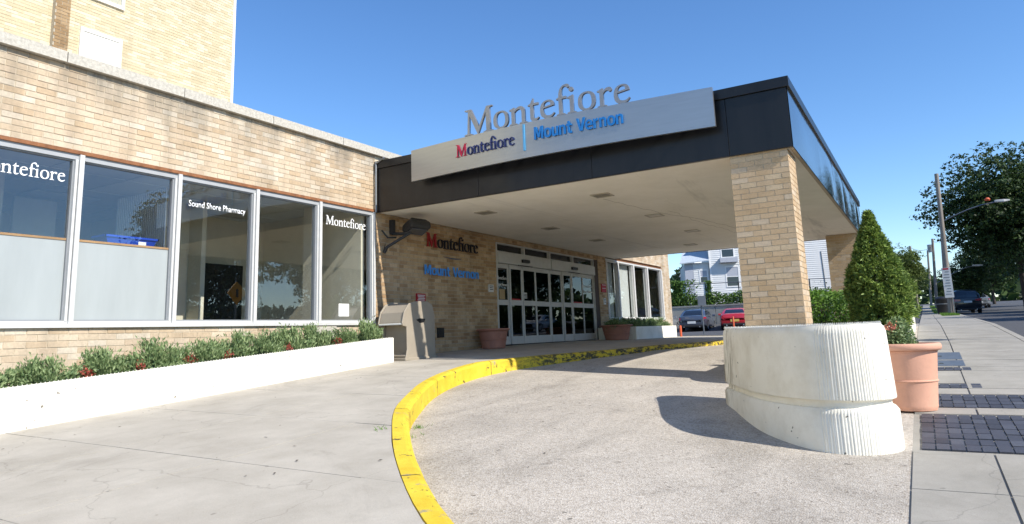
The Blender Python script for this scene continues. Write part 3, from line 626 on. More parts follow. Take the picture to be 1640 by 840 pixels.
o = MB().box(10.105, 10.39, 10.058, 10.062, .5, .75).build('paper_notice', paper_m); tag(o, 'blank white paper notice taped low inside the end window', 'notice')
o = MB().box(9.4, 9.95, 9.955, 9.985, .08, .30).build('wall_vent', coping_m); tag(o, 'grey louvred vent under the window behind the junipers', 'vent')
# far windows of the wing beyond the canopy
FX = [23.72, 24.84, 26.5, 28.12, 29.95]
m = MB(); m.box(23.66, 30.0, 10.0, 10.14, 2.62, 2.70); m.box(23.66, 30.0, 9.96, 10.14, .42, .50); m.build('window_head', alu, bld)
for i, x in enumerate(FX):
    m = MB().box(x - .06, x + .06, 9.97, 10.14, .5, 2.62); m.build('mullion', alu, bld)
    if i < 4:
        m = MB(); m.box(x + .062, x + .09, 10.03, 10.12, .5, 2.62); m.box(FX[i + 1] - .09, FX[i + 1] - .062, 10.03, 10.12, .5, 2.62); m.box(x + .09, FX[i + 1] - .09, 10.035, 10.115, .5, .53); m.box(x + .09, FX[i + 1] - .09, 10.035, 10.115, 2.59, 2.62); wf = m.build('window', alu, bld)
        m = MB().box(x + .09, FX[i + 1] - .09, 10.07, 10.078, .5, 2.62); m.build('pane', glass_m, wf)
        m = MB(); nf = 14 if i < 2 else 5; xa, xb = x + .1, (FX[i + 1] - .1 if i < 2 else x + .5); P = []
        for k in range(nf * 2 + 1): P.append((xa + (xb - xa) * k / (nf * 2), 10.22 + (.05 if k % 2 else 0)))
        for k in range(nf * 2): m.quad((*P[k], .5), (*P[k + 1], .5), (*P[k + 1], 2.6), (*P[k], 2.6))
        m.build('curtain', curtain_m, wf, fix=False)
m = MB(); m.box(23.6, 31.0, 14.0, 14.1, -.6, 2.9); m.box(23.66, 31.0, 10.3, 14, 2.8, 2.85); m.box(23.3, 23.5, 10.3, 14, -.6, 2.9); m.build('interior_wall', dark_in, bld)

# ---------------------------------------------------------------- upper tower behind
tw = thing('hospital_tower', 'tall cream brick hospital block rising behind the low wing', 'building', (8, 18, 3.9))
m = MB(); m.box(-8, 13.33, 18, 34, 3.9, 22); m.build('wall', pm('cream_mortar', 'd3c8aa', .95, var=.08, scale=6), tw)
tb = Bricks(); holes = [(8.75, 9.83, 9.2, 10.9), (8.75, 9.83, 6.7, 8.32)]
tb.wall('S', 18, 3.5, 8.07, 4.0, 13); tb.wall('S', 18, 8.42, 13.33, 4.0, 14, holes); 
tb.finish(tw, brkc_i, brkc_i, 0)
pier = Bricks(); m = MB().box(8.07, 8.42, 17.85, 18, 4, 20); m.build('pier', mortar_d, tw); pier.wall('S', 17.85, 8.07, 8.42, 4, 14); pier.finish(tw, brkd_i, brkd_i, 0)
for (a, b, c, d) in holes:
    m = MB(); m.box(a, b, 17.93, 18.05, d - .09, d); m.box(a, b, 17.93, 18.05, c, c + .09); m.box(a, a + .07, 17.935, 18.05, c + .09, d - .09); m.box(b - .07, b, 17.935, 18.05, c + .09, d - .09); wf = m.build('window', trim_w, tw)
    if c < 8: m = MB().box(a + .07, b - .07, 17.955, 17.965, c + .09, d - .09); m.build('white_panel', white_paint, wf); continue
    m = MB().box(a + .07, b - .07, 17.955, 17.96, c + .09, d - .09); m.build('pane', glass_m, wf)
    m = MB().box(a + .08, b - .08, 17.97, 17.99, c + .35, d - .09); m.build('blind', curtain_m, wf)
m = MB().box(13.30, 13.38, 17.95, 34, 3.9, 22.05); m.build('corner_trim', trim_w, tw)

# ---------------------------------------------------------------- entrance doors
dr = thing('sliding_doors', 'aluminium and glass automatic sliding doors at the hospital entrance', 'doors', (19.3, 10.05, -.27))
DX = [16.05, 16.75, 17.47, 18.30, 19.25, 20.10, 20.76, 21.66, 22.6]; z0 = -.26
m = MB(); m.box(16.03, 16.075, 10.0, 10.2, z0, 2.57); m.box(22.585, 22.93, 10.02, 10.2, z0, 2.57); m.box(16.075, 22.585, 10.0, 10.2, 2.535, 2.57); m.box(16.075, 22.585, 10.0, 10.2, 2.30, 2.335); m.build('door_frame', alu, dr)
m = MB(); m.box(22.62, 22.93, 10.005, 10.02, z0, 2.57); m.build('side_panel', pm('brown_panel', '4a3a2c', .7), dr)
for a, b in ((16.075, 19.2), (19.26, 22.585)): m = MB().box(a, b, 9.965, 10.2, 2.0, 2.30); m.build('header', alu, dr)
TX = [16.075, 17.6, 19.23, 20.9, 22.585]
for i in range(4):
    m = MB(); m.box(TX[i + 1] - .03, TX[i + 1] + (.03 if i < 3 else 0), 10.0, 10.2, 2.335, 2.535); tp = m.build('transom', alu, dr)
    m = MB().box(TX[i] + .03, TX[i + 1] - .03, 10.1, 10.108, 2.335, 2.535); m.build('pane', door_glass, tp)
for i in range(8):
    a, b = DX[i] + .012, DX[i + 1] - .012; yy = 10.03 + (.035 if i in (0, 3, 4, 7) else 0); st = .055
    m = MB(); m.box(a, a + st, yy, yy + .05, z0 + .01, 1.99); m.box(b - st, b, yy, yy + .05, z0 + .01, 1.99)
    for c, d in ((z0 + .01, -.03), (.84, .985), (1.87, 1.99)): m.box(a + st, b - st, yy + .002, yy + .048, c, d)
    dp = m.build('door_panel', alu, dr)
    for c, d in ((-.03, .84), (.985, 1.87)): m = MB().box(a + st, b - st, yy + .02, yy + .028, c, d); m.build('pane', door_glass, dp)
    if i in (0, 7):
        q = (a + .06, yy + .014, 1.55); wd = b - a - .13
        serif('Montefiore', q, (1, 0, 0), (0, 0, 1), wd, .09, dp, decal, .003)
        text('Mount Vernon', .11, dp, 'lettering', decal, ((a + .06, yy + .014, 1.37), (1, 0, 0), (0, 0, 1)), wd, .015, .003)
    if i == 0: m = MB().box(a + .18, b - .2, yy + .012, yy + .016, 1.0, 1.28); m.build('poster', pm('tan_poster', 'b39a72', .7), dp)
    if i in (1, 6): m = MB().box(a + .09, b - .12, yy + .012, yy + .016, .99, 1.025); m.build('red_strip', sign_r, dp)
    if i == 2:
        m = MB().box(a + .06, a + .25, yy + .012, yy + .016, 1.05, 1.22); m.build('sticker', sign_w, dp)
        m = MB()
        for k in range(3): m.box(a + .08, a + .23, yy + .009, yy + .011, 1.08 + .04 * k, 1.1 + .04 * k)
        m.build('sticker_lines', black_l, dp)
for cx in (17.55, 20.85):
    m = MB().box(cx - .2, cx + .2, 9.90, 9.965, 2.08, 2.17); m.build('motion_sensor', black_m, dr)
    m = MB().box(cx - .42, cx + .42, 9.94, 9.963, 1.975, 1.998); m.build('door_track', black_m, dr)
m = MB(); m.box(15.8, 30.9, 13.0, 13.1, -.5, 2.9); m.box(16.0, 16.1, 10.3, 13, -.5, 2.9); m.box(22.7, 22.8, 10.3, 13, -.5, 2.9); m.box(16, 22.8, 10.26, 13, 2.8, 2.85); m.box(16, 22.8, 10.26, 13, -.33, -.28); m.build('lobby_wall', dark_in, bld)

# ---------------------------------------------------------------- canopy
CX0, CX1, CY0, CZ0, CZ1 = 11.11, 24.6, 1.45, 2.735, 3.86
cp = thing('entrance_canopy', 'black flat-roofed drive-through canopy with pale plaster soffit', 'canopy', (17.8, 5.7, CZ0))
m = MB().box(CX0 + .07, CX1 - .07, CY0 + .07, 9.975, CZ0, CZ0 + .05); m.build('soffit', soffit_m, cp)
m = MB().box(CX0 + .05, CX1 - .05, CY0 + .05, 9.97, CZ1 - .1, CZ1 - .04); m.build('roof', asphalt, cp)
def fpanel(x0, x1, y0, y1, name='fascia_panel', z0=CZ0 - .012, z1=CZ1 - .17, mat=fascia_m): return MB().box(x0, x1, y0, y1, z0, z1).build(name, mat, cp, bevel=.004)
fy = [1.46, 2.42, 4.85, 7.3, 9.985]
for i in range(4): fpanel(CX0, CX0 + .05, fy[i] + .003, fy[i + 1] - .003)
fx = [CX0, 14.55, 17.0, 19.2, 21.2, 23.0, CX1]
for i in range(6):                                    # thin sheet panels, slightly buckled
    m = MB(); a, b = fx[i] + .003, fx[i + 1] - .003; nx, nz = 12, 5; bz = [random.uniform(-.012, .016) for _ in range(4)]
    vs = []
    for jz in range(nz + 1):
        for ix in range(nx + 1):
            u, v = ix / nx, jz / nz; d = .014 * math.sin(math.pi * u) * math.sin(math.pi * v) * (1 if i % 2 else .5) + bz[0] * math.sin(2 * math.pi * u) * math.sin(math.pi * v)
            vs.append((a + (b - a) * u, CY0 - d, CZ0 - .012 + (CZ1 - .17 - CZ0 + .012) * v))
    m.add(vs, [(j * (nx + 1) + k, j * (nx + 1) + k + 1, (j + 1) * (nx + 1) + k + 1, (j + 1) * (nx + 1) + k) for j in range(nz) for k in range(nx)])
    m.box(a, b, CY0 + .03, CY0 + .05, CZ0 - .01, CZ1 - .171); m.build('fascia_panel', fascia_g, cp, smooth=True, fix=False)
for i in range(4): fpanel(CX1 - .05, CX1, fy[i] + .003, fy[i + 1] - .003)
for a, b in ((1.417, 2.66), (2.664, 5.1), (5.104, 7.6), (7.604, 9.985)): fpanel(CX0 - .035, CX0 + .06, a, b, 'parapet_trim', CZ1 - .168, CZ1)
for i in range(5): x0 = CX0 + .061 + i * 2.7; fpanel(x0, min(x0 + 2.697, CX1 + .03), CY0 - .033, CY0 + .06, 'parapet_trim', CZ1 - .1675, CZ1 - .0005)
m = MB().box(CX0 + .051, CX1 - .051, CY0 + .012, CY0 + .069, CZ0 - .02, CZ0 + .04); m.build('soffit_trim', pm('beige_trim', 'a89a86', .6), cp)
m = MB().box(CX0 + .051, CX0 + .069, CY0 + .07, 9.97, CZ0 - .014, CZ0 + .04); m.build('soffit_trim', pm('beige_trim2', 'a89a86', .6), cp)
pale_trim = pm('downlight_trim', 'b5ad9d', .5, var=.05); lens_a = pm('downlight_lens', '8f8878', .4); lens_b = pm('pale_downlight_lens', 'c9c2b3', .4)
for q, (x, y) in enumerate(((12.75, 8.2), (12.7, 5.35), (15.87, 8.2), (19.0, 8.25), (15.87, 5.35), (19.2, 5.4), (22.4, 6.4), (22.4, 3.4))):
    m = MB(); s_ = .19
    for (a, b, c, d) in ((-s_, s_, -s_, -s_ + .035), (-s_, s_, s_ - .035, s_), (-s_, -s_ + .035, -s_ + .035, s_ - .035), (s_ - .035, s_, -s_ + .035, s_ - .035)): m.box(x + a, x + b, y + c, y + d, CZ0 - .018, CZ0 - .001)
    fo = m.build('downlight', pale_trim, cp)
    m = MB().box(x - s_ + .035, x + s_ - .035, y - s_ + .035, y + s_ - .035, CZ0 - .008, CZ0 - .002); m.build('lens', lens_a if q in (0, 1, 2, 3) else lens_b, fo)
m = MB(); p = [(13.1, 5.5)]                            # cracks in the plaster: thin raised seams
for k in range(40): p.append((p[-1][0] + .25, p[-1][1] - random.uniform(-.03, .10)))
for k in range(len(p) - 1): m.tube([(*p[k], CZ0 - .001), (*p[k + 1], CZ0 - .001)], .004, 4)
p = [(15.5, 4.9)]
for k in range(22): p.append((p[-1][0] + .25, p[-1][1] - random.uniform(-.06, .10)))
for k in range(len(p) - 1): m.tube([(*p[k], CZ0 - .001), (*p[k + 1], CZ0 - .001)], .0035, 4)
m.build('plaster_seam', pm('crack_fill', '988f80', .9), cp)
o = MB().tube([(11.06, 9.93, 2.72), (11.06, 9.93, 3.84)], .022).tube([(11.06, 9.93, 3.8), (11.06, 9.7, 3.9)], .02).build('conduit', galv); tag(o, 'thin metal conduit down the joint between brick wing and canopy', 'pipe')
# columns
def column(x0, x1, y0, y1, z0, label):
    t = thing('brick_pillar', label, 'pillar', ((x0 + x1) / 2, (y0 + y1) / 2, z0), 'brick pillars under the canopy')
    m = MB().box(x0, x1, y0, y1, z0, CZ0 - .003); m.build('core', mortar, t); B = Bricks(); p = .009
    B.wall('W', x0, y0 - p, y1 + p, z0, CZ0 - .01, zref=2.69); B.wall('S', y0, x0 + .004, x1 - .004, z0, CZ0 - .01, zref=2.69)
    B.wall('E', x1, y0 - p, y1 + p, z0, CZ0 - .01, zref=2.69); B.wall('N', y1, x0 + .004, x1 - .004, z0, CZ0 - .01, zref=2.69)
    B.finish(t, brkp_o, brkp_i, 300, key=lambda q: (q[1] > y1 - .001) * 50 + (q[0] > x1 - .001) * 50 + (q[2] < 0) * 20 + abs(q[2] - 1.2)); return t
column(11.17, 11.88, 1.56, 2.43, -.5, 'near brick pillar rising behind the white ribbed planter'); column(23.6, 24.3, 1.56, 2.43, -.3, 'far brick pillar partly hidden by the cone-shaped spruce')

# ---------------------------------------------------------------- sign on the canopy
sg = thing('entrance_sign', 'bowed silver sign band with metal letters standing on the canopy front', 'sign', (10.8, 5.7, 3.2))
def sxc(y): t = (y - 2.545) / (8.78 - 2.545); return 10.86 - .20 * math.sin(math.pi * max(0, min(1, t)))
Y = np.linspace(8.78, 2.545, 40); m = MB()
m.loft([[(sxc(y), y, 3.195), (sxc(y), y, 3.855), (sxc(y) + .06, y, 3.855), (sxc(y) + .06, y, 3.195)] for y in Y]); m.build('sign_plate', plate_m, sg, smooth=True)
m = MB()
for y in (3.0, 4.6, 6.2, 7.8):
    for z in (3.35, 3.72): m.box(sxc(y) + .06, CX0, y - .02, y + .02, z - .02, z + .02)
m.build('bracket', black_m, sg)
serif('Montefiore', (10.72, 7.33, 3.862), (0, -1, 0), (0, 0, 1), 3.43, .52, sg, [letter_m, letter_side], .05, curve=lambda p: (sxc(p.y - .2) + .055, p.y, p.z))
serif('Montefiore', (10.7, 7.55, 3.475), (0, -1, 0), (0, 0, 1), 1.375, .245, sg, lambda i: red_l if i == 0 else navy_l, .02, curve=lambda p: (sxc(p.y - .07) - .004, p.y, p.z))
GS = {'M': (1.06, 'M0 0 L0 1 L.27 1 L.48 .42 L.69 1 L.96 1 L.96 0 L.76 0 L.76 .66 L.56 .12 L.40 .12 L.20 .66 L.20 0'),
 'o': (.81, 'M0 .37 Q0 .76 .375 .76 Q.75 .76 .75 .37 Q.75 -.02 .375 -.02 Q0 -.02 0 .37 M.20 .37 Q.20 .14 .375 .14 Q.55 .14 .55 .37 Q.55 .60 .375 .60 Q.20 .60 .20 .37'),
 'u': (.76, 'M0 .74 L0 .26 Q0 -.02 .27 -.02 Q.40 -.02 .47 .09 L.49 0 L.66 0 L.66 .74 L.46 .74 L.46 .32 Q.46 .15 .33 .15 Q.20 .15 .20 .32 L.20 .74'),
 'n': (.76, 'M0 0 L0 .74 L.17 .74 L.19 .65 Q.27 .76 .40 .76 Q.66 .76 .66 .47 L.66 0 L.46 0 L.46 .43 Q.46 .59 .33 .59 Q.20 .58 .20 .40 L.20 0'),
 't': (.58, 'M.12 .94 L.12 .74 L0 .74 L0 .58 L.12 .58 L.12 .24 Q.12 -.02 .36 -.02 Q.45 -.02 .51 .01 L.50 .16 Q.45 .145 .41 .145 Q.32 .145 .32 .27 L.32 .58 L.50 .58 L.50 .74 L.32 .74 L.32 .94'),
 'V': (.88, 'M0 1 L.33 0 L.57 0 L.90 1 L.68 1 L.45 .26 L.22 1'),
 'e': (.78, 'M.19 .30 Q.20 .14 .40 .13 Q.54 .13 .65 .18 L.68 .03 Q.56 -.02 .38 -.02 Q0 -.02 0 .36 Q0 .76 .37 .76 Q.70 .76 .71 .38 L.71 .30 M.19 .44 L.52 .44 Q.51 .62 .36 .62 Q.21 .61 .19 .44'),
 'r': (.57, 'M0 0 L0 .74 L.17 .74 L.19 .62 Q.27 .76 .44 .76 L.44 .56 Q.20 .57 .20 .33 L.20 0'), ' ': (.40, '')}
GMS = {c: glyph_mesh(c, GS) for c in GS if c != ' '}
def sans(word, origin, rgt, width, cap, parent, mat, extrude, curve=None): return serif(word, origin, rgt, (0, 0, 1), width, cap, parent, mat, extrude, curve, gl=GS, gm=GMS)
sans('Mount Vernon', (10.7, 5.74, 3.49), (0, -1, 0), 1.71, .235, sg, blue_l, .02, curve=lambda p: (sxc(p.y - .08) - .012, p.y, p.z))
y = 5.965; o = MB().box(sxc(y) - .02, sxc(y) + .004, y - .018, y + .018, 3.33, 3.83).build('divider', pm('pale_blue_bar', '5aa7d8', .4), sg)
# lettering on the entrance wall
wl = thing('wall_lettering', 'dark red, black and blue letters fixed to the shaded brick wall', 'lettering', (13.9, 10.0, 1.5))
serif('Montefiore', (12.86, 9.985, 2.155), (1, 0, 0), (0, 0, 1), 2.2, .335, wl, lambda i: dkred_l if i == 0 else black_l, .03)
sans('Mount Vernon', (12.79, 9.985, 1.485), (1, 0, 0), 2.3, .235, wl, wblue_l, .012)
m = MB()
for k in range(10):
    a = 13.56 + k * .075; m.box(a, a + .075, 9.99, 10.0, 1.925 + .0012 * (k - 5) ** 2, 1.955 + .0003 * (k - 5) ** 2)
m.build('swoosh', pm('grey_swoosh', '5d6478', .6), wl)
def wsign(name, x0, x1, z0, z1, mat, label, cat, lines=None, y=9.99):
    o = MB().box(x0, x1, y, y + .035, z0, z1).build(name, mat); tag(o, label, cat)
    if lines:
        m = MB(); n_ = lines[1]
        for k in range(n_): m.box(x0 + .03 + .01 * (k % 3), x1 - .03 - .02 * (k % 2), y - .003, y - .0005, z1 - .05 - (z1 - z0 - .06) * k / n_, z1 - .03 - (z1 - z0 - .06) * k / n_)
        m.build('lines', lines[0], o)
    return o
wsign('notice_sign', 12.5, 12.83, .79, 1.03, sign_r, 'small red notice on the brick wall above the beige bin', 'sign', (sign_w, 5))
wsign('notice_sign', 15.58, 15.82, 1.17, 1.37, sign_w, 'small white notice on the wall left of the doors', 'sign', (black_l, 3))
wsign('notice_sign', 23.1, 23.5, 1.42, 1.72, sign_r, 'small red notice on the narrow pier right of the doors', 'sign', (sign_w, 2), y=9.96)
wsign('notice_sign', 23.22, 23.42, .98, 1.2, sign_w, 'small white notice on the pier below the red one', 'sign', (black_l, 3), y=9.96)
o = MB().box(13.28, 13.53, 9.99, 10.02, .01, .24).build('wall_grille', black_m); tag(o, 'small dark grille low on the brick wall', 'grille')
m = MB()
for k in range(6): m.box(13.29, 13.52, 9.982, 9.99, .03 + k * .036, .045 + k * .036)
m.build('louvre', lamp_m, o)
t = thing('standpipe', 'wall standpipe with a yellow cap beside the beige bin', 'pipe', (12.75, 10, .1)); MB().box(12.68, 12.78, 9.95, 10.03, -.08, .22).build('plate', lamp_m, t); MB().tube([(12.85, 9.96, .08), (12.85, 9.86, .08)], .06, 12).build('cap', sign_y, t)
# flood light
fl = thing('flood_light', 'dark boxy floodlight on a bracket under the canopy corner', 'light', (11.7, 9.9, 2.5))
m = MB(); c = Vector((11.8, 9.42, 2.47)); ax = Vector((.9, -.35, -.05)).normalized(); ay = Vector((.33, .85, -.25)).normalized(); az = ax.cross(ay).normalized()
m.loft([[c + ax * (sx_ * k) + ay * (sy_ * k2) + az * zz for sx_, sy_ in ((-1, -1), (1, -1), (1, 1), (-1, 1))] for k, k2, zz in ((.18, .13, .11), (.25, .19, .02), (.26, .20, -.09), (.23, .16, -.14))]); m.build('housing', lamp_m, fl, bevel=.015)
m = MB(); m.obox(c + az * -.16, ax * .2, ay * .14, az * .012); m.build('lens', pm('lamp_lens', '4a4a4c', .2), fl)
m = MB(); m.box(11.56, 11.64, 9.88, 10.0, 2.3, 2.62); m.tube([(11.56, 9.9, 2.3), (11.62, 9.6, 2.28), (11.68, 9.45, 2.36)], .035); m.tube([(11.28, 9.96, 2.36), (11.4, 9.9, 2.2), (11.62, 9.85, 2.22)], .02); m.build('bracket', lamp_m, fl)
m = MB(); m.tube([(11.72, 9.45, 2.33), (11.36, 9.9, 1.98)], .032, 10); m.tube([(11.37, 9.91, 1.99), (11.35, 9.96, 1.86)], [.045, .035], 10); m.build('strut', lamp_m, fl)

# ---------------------------------------------------------------- left planter
def ptop(x): return lerp_tab(x, [-6, 4.35, 10.6], [-1.02, -.36, .04])
lp = thing('long_planter', 'long white painted planter wall sloping along the brick wing', 'planter', (6, 9.5, -.8))
m = MB(); X = np.linspace(-5.9, 10.64, 24)
m.loft([[(x, 9.1, S(x, 9.1) - .1), (x, 9.1, ptop(x) - .012), (x, 9.112, ptop(x)), (x, 9.23, ptop(x)), (x, 9.23, S(x, 9.2) - .1)] for x in X])
m.box(10.50, 10.64, 9.232, 9.97, -.6, ptop(10.5)); m.build('wall', planter_m, lp)
m = MB(); m.loft([[(x, 9.23, ptop(x) - .08), (x, 9.96, ptop(x) - .05), (x, 9.96, ptop(x) - .3), (x, 9.23, ptop(x) - .3)] for x in X]); m.build('soil', soil_m, lp)
m = MB()
for k in range(330):
    x = 2.6 + k * .0242; z = ptop(x)
    if k % 2: continue
    m.add([(x - .011, 9.106, z), (x + .011, 9.106, z), (x, 9.126, z), (x, 9.102, z + .022)], [(0, 1, 3), (1, 2, 3), (2, 0, 3)])
m.build('spike_strip', white_paint, lp, fix=False, kind='stuff')

# ---------------------------------------------------------------- foliage
def leafmesh(name, pts, nrm, L, Wd, mat, rough=.5, up=None):
    n = len(pts); nr = nrm + rng.normal(0, rough, (n, 3)); nr /= np.linalg.norm(nr, axis=1)[:, None] + 1e-9
    a = np.cross(nr, rng.normal(0, 1, (n, 3))); a /= np.linalg.norm(a, axis=1)[:, None] + 1e-9
    if up is not None: a = up + rng.normal(0, .25, (n, 3)); a /= np.linalg.norm(a, axis=1)[:, None]
    b = np.cross(nr, a); b /= np.linalg.norm(b, axis=1)[:, None] + 1e-9
    s = rng.uniform(.65, 1.35, (n, 1)); l = a * L * s; q = b * Wd * s
    V = np.empty((n, 4, 3)); V[:, 0] = pts - l * .5; V[:, 1] = pts + q * .5 + nr * Wd * .12; V[:, 2] = pts + l * .5; V[:, 3] = pts - q * .5 + nr * Wd * .12
    me = bpy.data.meshes.new(name); me.vertices.add(4 * n); me.vertices.foreach_set('co', V.reshape(-1)); me.loops.add(4 * n); me.loops.foreach_set('vertex_index', np.arange(4 * n, dtype=np.int32))
    me.polygons.add(n); me.polygons.foreach_set('loop_start', np.arange(0, 4 * n, 4, dtype=np.int32)); me.polygons.foreach_set('loop_total', np.full(n, 4, dtype=np.int32)); me.materials.append(mat); me.update(calc_edges=True); return me
def sph(n):
    v = rng.normal(0, 1, (n, 3)); return v / np.linalg.norm(v, axis=1)[:, None]
def juniper(n=7000, w=.45, h=.36, d=.27, mat=lf_jun):
    K = 26; d0 = sph(K); d0[:, 2] = abs(d0[:, 2]); tips = d0 * np.array([w, d, h]) * rng.uniform(.75, 1.05, (K, 1)); k = rng.integers(0, K, n); t = rng.uniform(.35, 1.08, (n, 1))
    pts = tips[k] * t + rng.normal(0, .042, (n, 3)); pts[:, 2] = np.maximum(pts[:, 2], -.05)
    up = d0[k] * .8 + np.array([0, 0, .7]) + rng.normal(0, .4, (n, 3)); return leafmesh('foliage', pts, rng.normal(0, 1, (n, 3)), .055, .018, mat, .5, up)
jm = [juniper() for _ in range(3)]
stem_me = MB().tube([(0, 0, -.06), (.02, 0, .1), (0, .02, .2)], [.03, .025, .012], 6).tube([(0, 0, .05), (.12, .04, .18)], [.015, .008], 5).tube([(0, 0, .05), (-.12, -.03, .17)], [.015, .008], 5).mesh('stem', bark)
JL = ['leftmost low juniper at the left end of the white planter', 'second juniper from the left, with red flowers on both sides', 'broad pale-tipped juniper below the second window mullion', 'juniper below the orange reflected sign, third window', 'taller juniper at the left foot of the third mullion', 'narrow juniper just right of the third mullion foot', 'spreading juniper under the fourth window', 'juniper below the fourth mullion', 'small juniper in front of the grey wall vent', 'last juniper at the right end, beside the beige bin']
JP = [(4.55, .95, .95), (5.28, 1.05, 1.0), (6.0, 1.25, 1.1), (6.72, 1.0, 1.0), (7.35, .95, 1.15), (7.85, .85, 1.05), (8.45, 1.05, 1.2), (9.0, .95, 1.15), (9.62, .8, .8), (10.25, 1.05, 1.2)]
for q, (x, sw_, sh) in enumerate(JP):
    t = thing('juniper_bush', JL[q], 'bush', (x, 9.52 + .06 * math.sin(q * 2.1), ptop(x) - .05), 'junipers in the long white planter', rz=math.pi * (q % 2) + .12 * math.sin(q * 3))
    t.scale = (sw_, .95, sh); o = inst('foliage', jm[q % 3], WP(t), t); o = inst('stem', stem_me, WP(t), t)
for q, x in enumerate((3.0, 3.75)):
    t = thing('juniper_bush', ['juniper near the planter end at the picture edge', 'juniper just left of the first window mullion'][q], 'bush', (x, 9.52, ptop(x) - .05), 'junipers in the long white planter', rz=math.pi * q); inst('foliage', jm[q], WP(t), t); inst('stem', stem_me, WP(t), t)
def begonia(n=120):
    p = sph(n) * np.array([.12, .10, .20]) * rng.uniform(.4, 1, (n, 1)); p[:, 2] = abs(p[:, 2]); return leafmesh('flowers', p, sph(n), .038, .028, lf_red, .8)
bm_ = begonia(); bs_ = MB().tube([(0, 0, -.05), (0, 0, .06)], .012, 5).mesh('stem', lf_jun)
for q, x in enumerate((4.93, 5.64, 6.40, 7.02, 8.2, 9.35)):
    t = thing('begonia', ['red begonia between the first and second junipers', 'red begonia left of the broad pale-tipped juniper', 'red begonia right of the broad pale-tipped juniper', 'red begonia below the third mullion', 'red begonia below the fourth window', 'red begonia below the fifth window'][q], 'flower', (x, 9.34, ptop(x) - .05), 'red begonias in the long planter', rz=q); inst('flowers', bm_, WP(t), t); inst('stem', bs_, WP(t), t)

# ---------------------------------------------------------------- ribbed round planter
rp = thing('ribbed_planter', 'big round white concrete planter with ribs and a groove at the drive edge', 'planter', (8.5, 1.27, -1.08))
pc = (8.3, 1.3); T = -.018
DP = [(9.48, 2.0), (9.27, 2.33), (8.7, 2.10), (7.75, 1.645), (7.22, 1.22), (7.0, .86), (7.04, .52), (7.3, .325), (7.75, .42), (8.6, .86), (9.25, 1.42)]
def closed(P, k):
    n = len(P); out = []
    for i in range(n):
        p0, p1, p2, p3 = (Vector(P[(i + j - 1) % n]) for j in range(4))
        for j in range(k): t = j / k; out.append(.5 * ((2 * p1) + (p2 - p0) * t + (2 * p0 - 5 * p1 + 4 * p2 - p3) * t * t + (3 * p1 - p0 - 3 * p2 + p3) * t ** 3))
    return out
DC = closed(DP, 84); nd = len(DC)
def drum(prof):
    m = MB(); rings = []
    for off, z, rib in prof:
        q = []
        for i, p in enumerate(DC):
            t = (DC[(i + 2) % nd] - DC[i - 2]).normalized(); nn = Vector((-t.y, t.x)); nn = nn if nn.dot(p - Vector(pc[:2])) > 0 else -nn
            q.append((*(p + nn * (off + rib * (1 if 402 < i < 760 else .0) * (.0055 * abs(math.sin(i * math.pi / 6.3)) - .0035 + .0010 * math.sin(i * .37)))), z))
        rings.append(q)
    m.loft(rings, cap=False); return m
drum([(.012, -1.5, 1), (.010, -.80, 1), (-.012, -.765, .2), (-.038, -.76, 0), (-.042, -.72, 0), (-.03, -.70, 0), (-.002, -.69, .4), (0, -.68, 1), (-.024, T - .07, 1), (-.034, T - .03, .5), (-.055, T, 0), (-.14, T, 0), (-.145, T - .2, 0)]).build('drum', planter_m, rp, smooth=True)
m = MB().add([(*(p + (Vector(pc) - p).normalized() * .12), T - .06) for p in DC[::10]], [tuple(range(len(DC[::10])))]); m.build('soil', soil_m, rp, fix=False)
m = MB(); k = 0.0
for i in range(nd):
    p = DC[i]; d = (Vector(pc) - p).normalized() * .085
    if i % 4: continue
    x, y = p.x + d.x, p.y + d.y; m.add([(x - .009, y - .006, T), (x + .009, y - .006, T), (x, y + .01, T), (x - .004, y - .002, T + .026)], [(0, 1, 3), (1, 2, 3), (2, 0, 3)])
m.build('spike_strip', white_paint, rp, fix=False, kind='stuff')
# planter bed behind, with pillars standing in it
bp = thing('island_planter', 'white island planter bed along the sidewalk holding the pillars', 'planter', (18, 1.45, -.7))
def ring(off, z): 
    P = []; 
    for cx, cy, a0 in ((25.0, 1.7, 0), (25.0, 1.7, 90), (11.5, 1.7, 180), (11.5, 1.2, 270)):
        pass
    x0, x1, y0, y1, r = 10.75 + off, 26 - off, .32 + off, 2.62 - off, .6
    for cx, cy, a0 in ((x1 - r, y0 + r, -90), (x1 - r, y1 - r, 0), (x0 + r, y1 - r, 90), (x0 + r, y0 + r, 180)):
        for k in range(7): a = R(a0 + 15 * k); P.append((cx + r * math.cos(a), cy + r * math.sin(a), z if not callable(z) else z(cx)))
    return P
bt = lambda x: lerp_tab(x, [10, 17, 26], [-.10, .10, .12])
m = MB().loft([ring(0, lambda x: -1.1 if x < 14 else -.7), ring(0, lambda x: bt(x) - .02), ring(.02, bt), ring(.12, bt), ring(.13, lambda x: bt(x) - .2)], cap=False); m.build('wall', planter_m, bp, fix=True)
m = MB().add(ring(.125, lambda x: bt(x) - .06), [tuple(range(28))]); m.build('soil', soil_m, bp, fix=False)
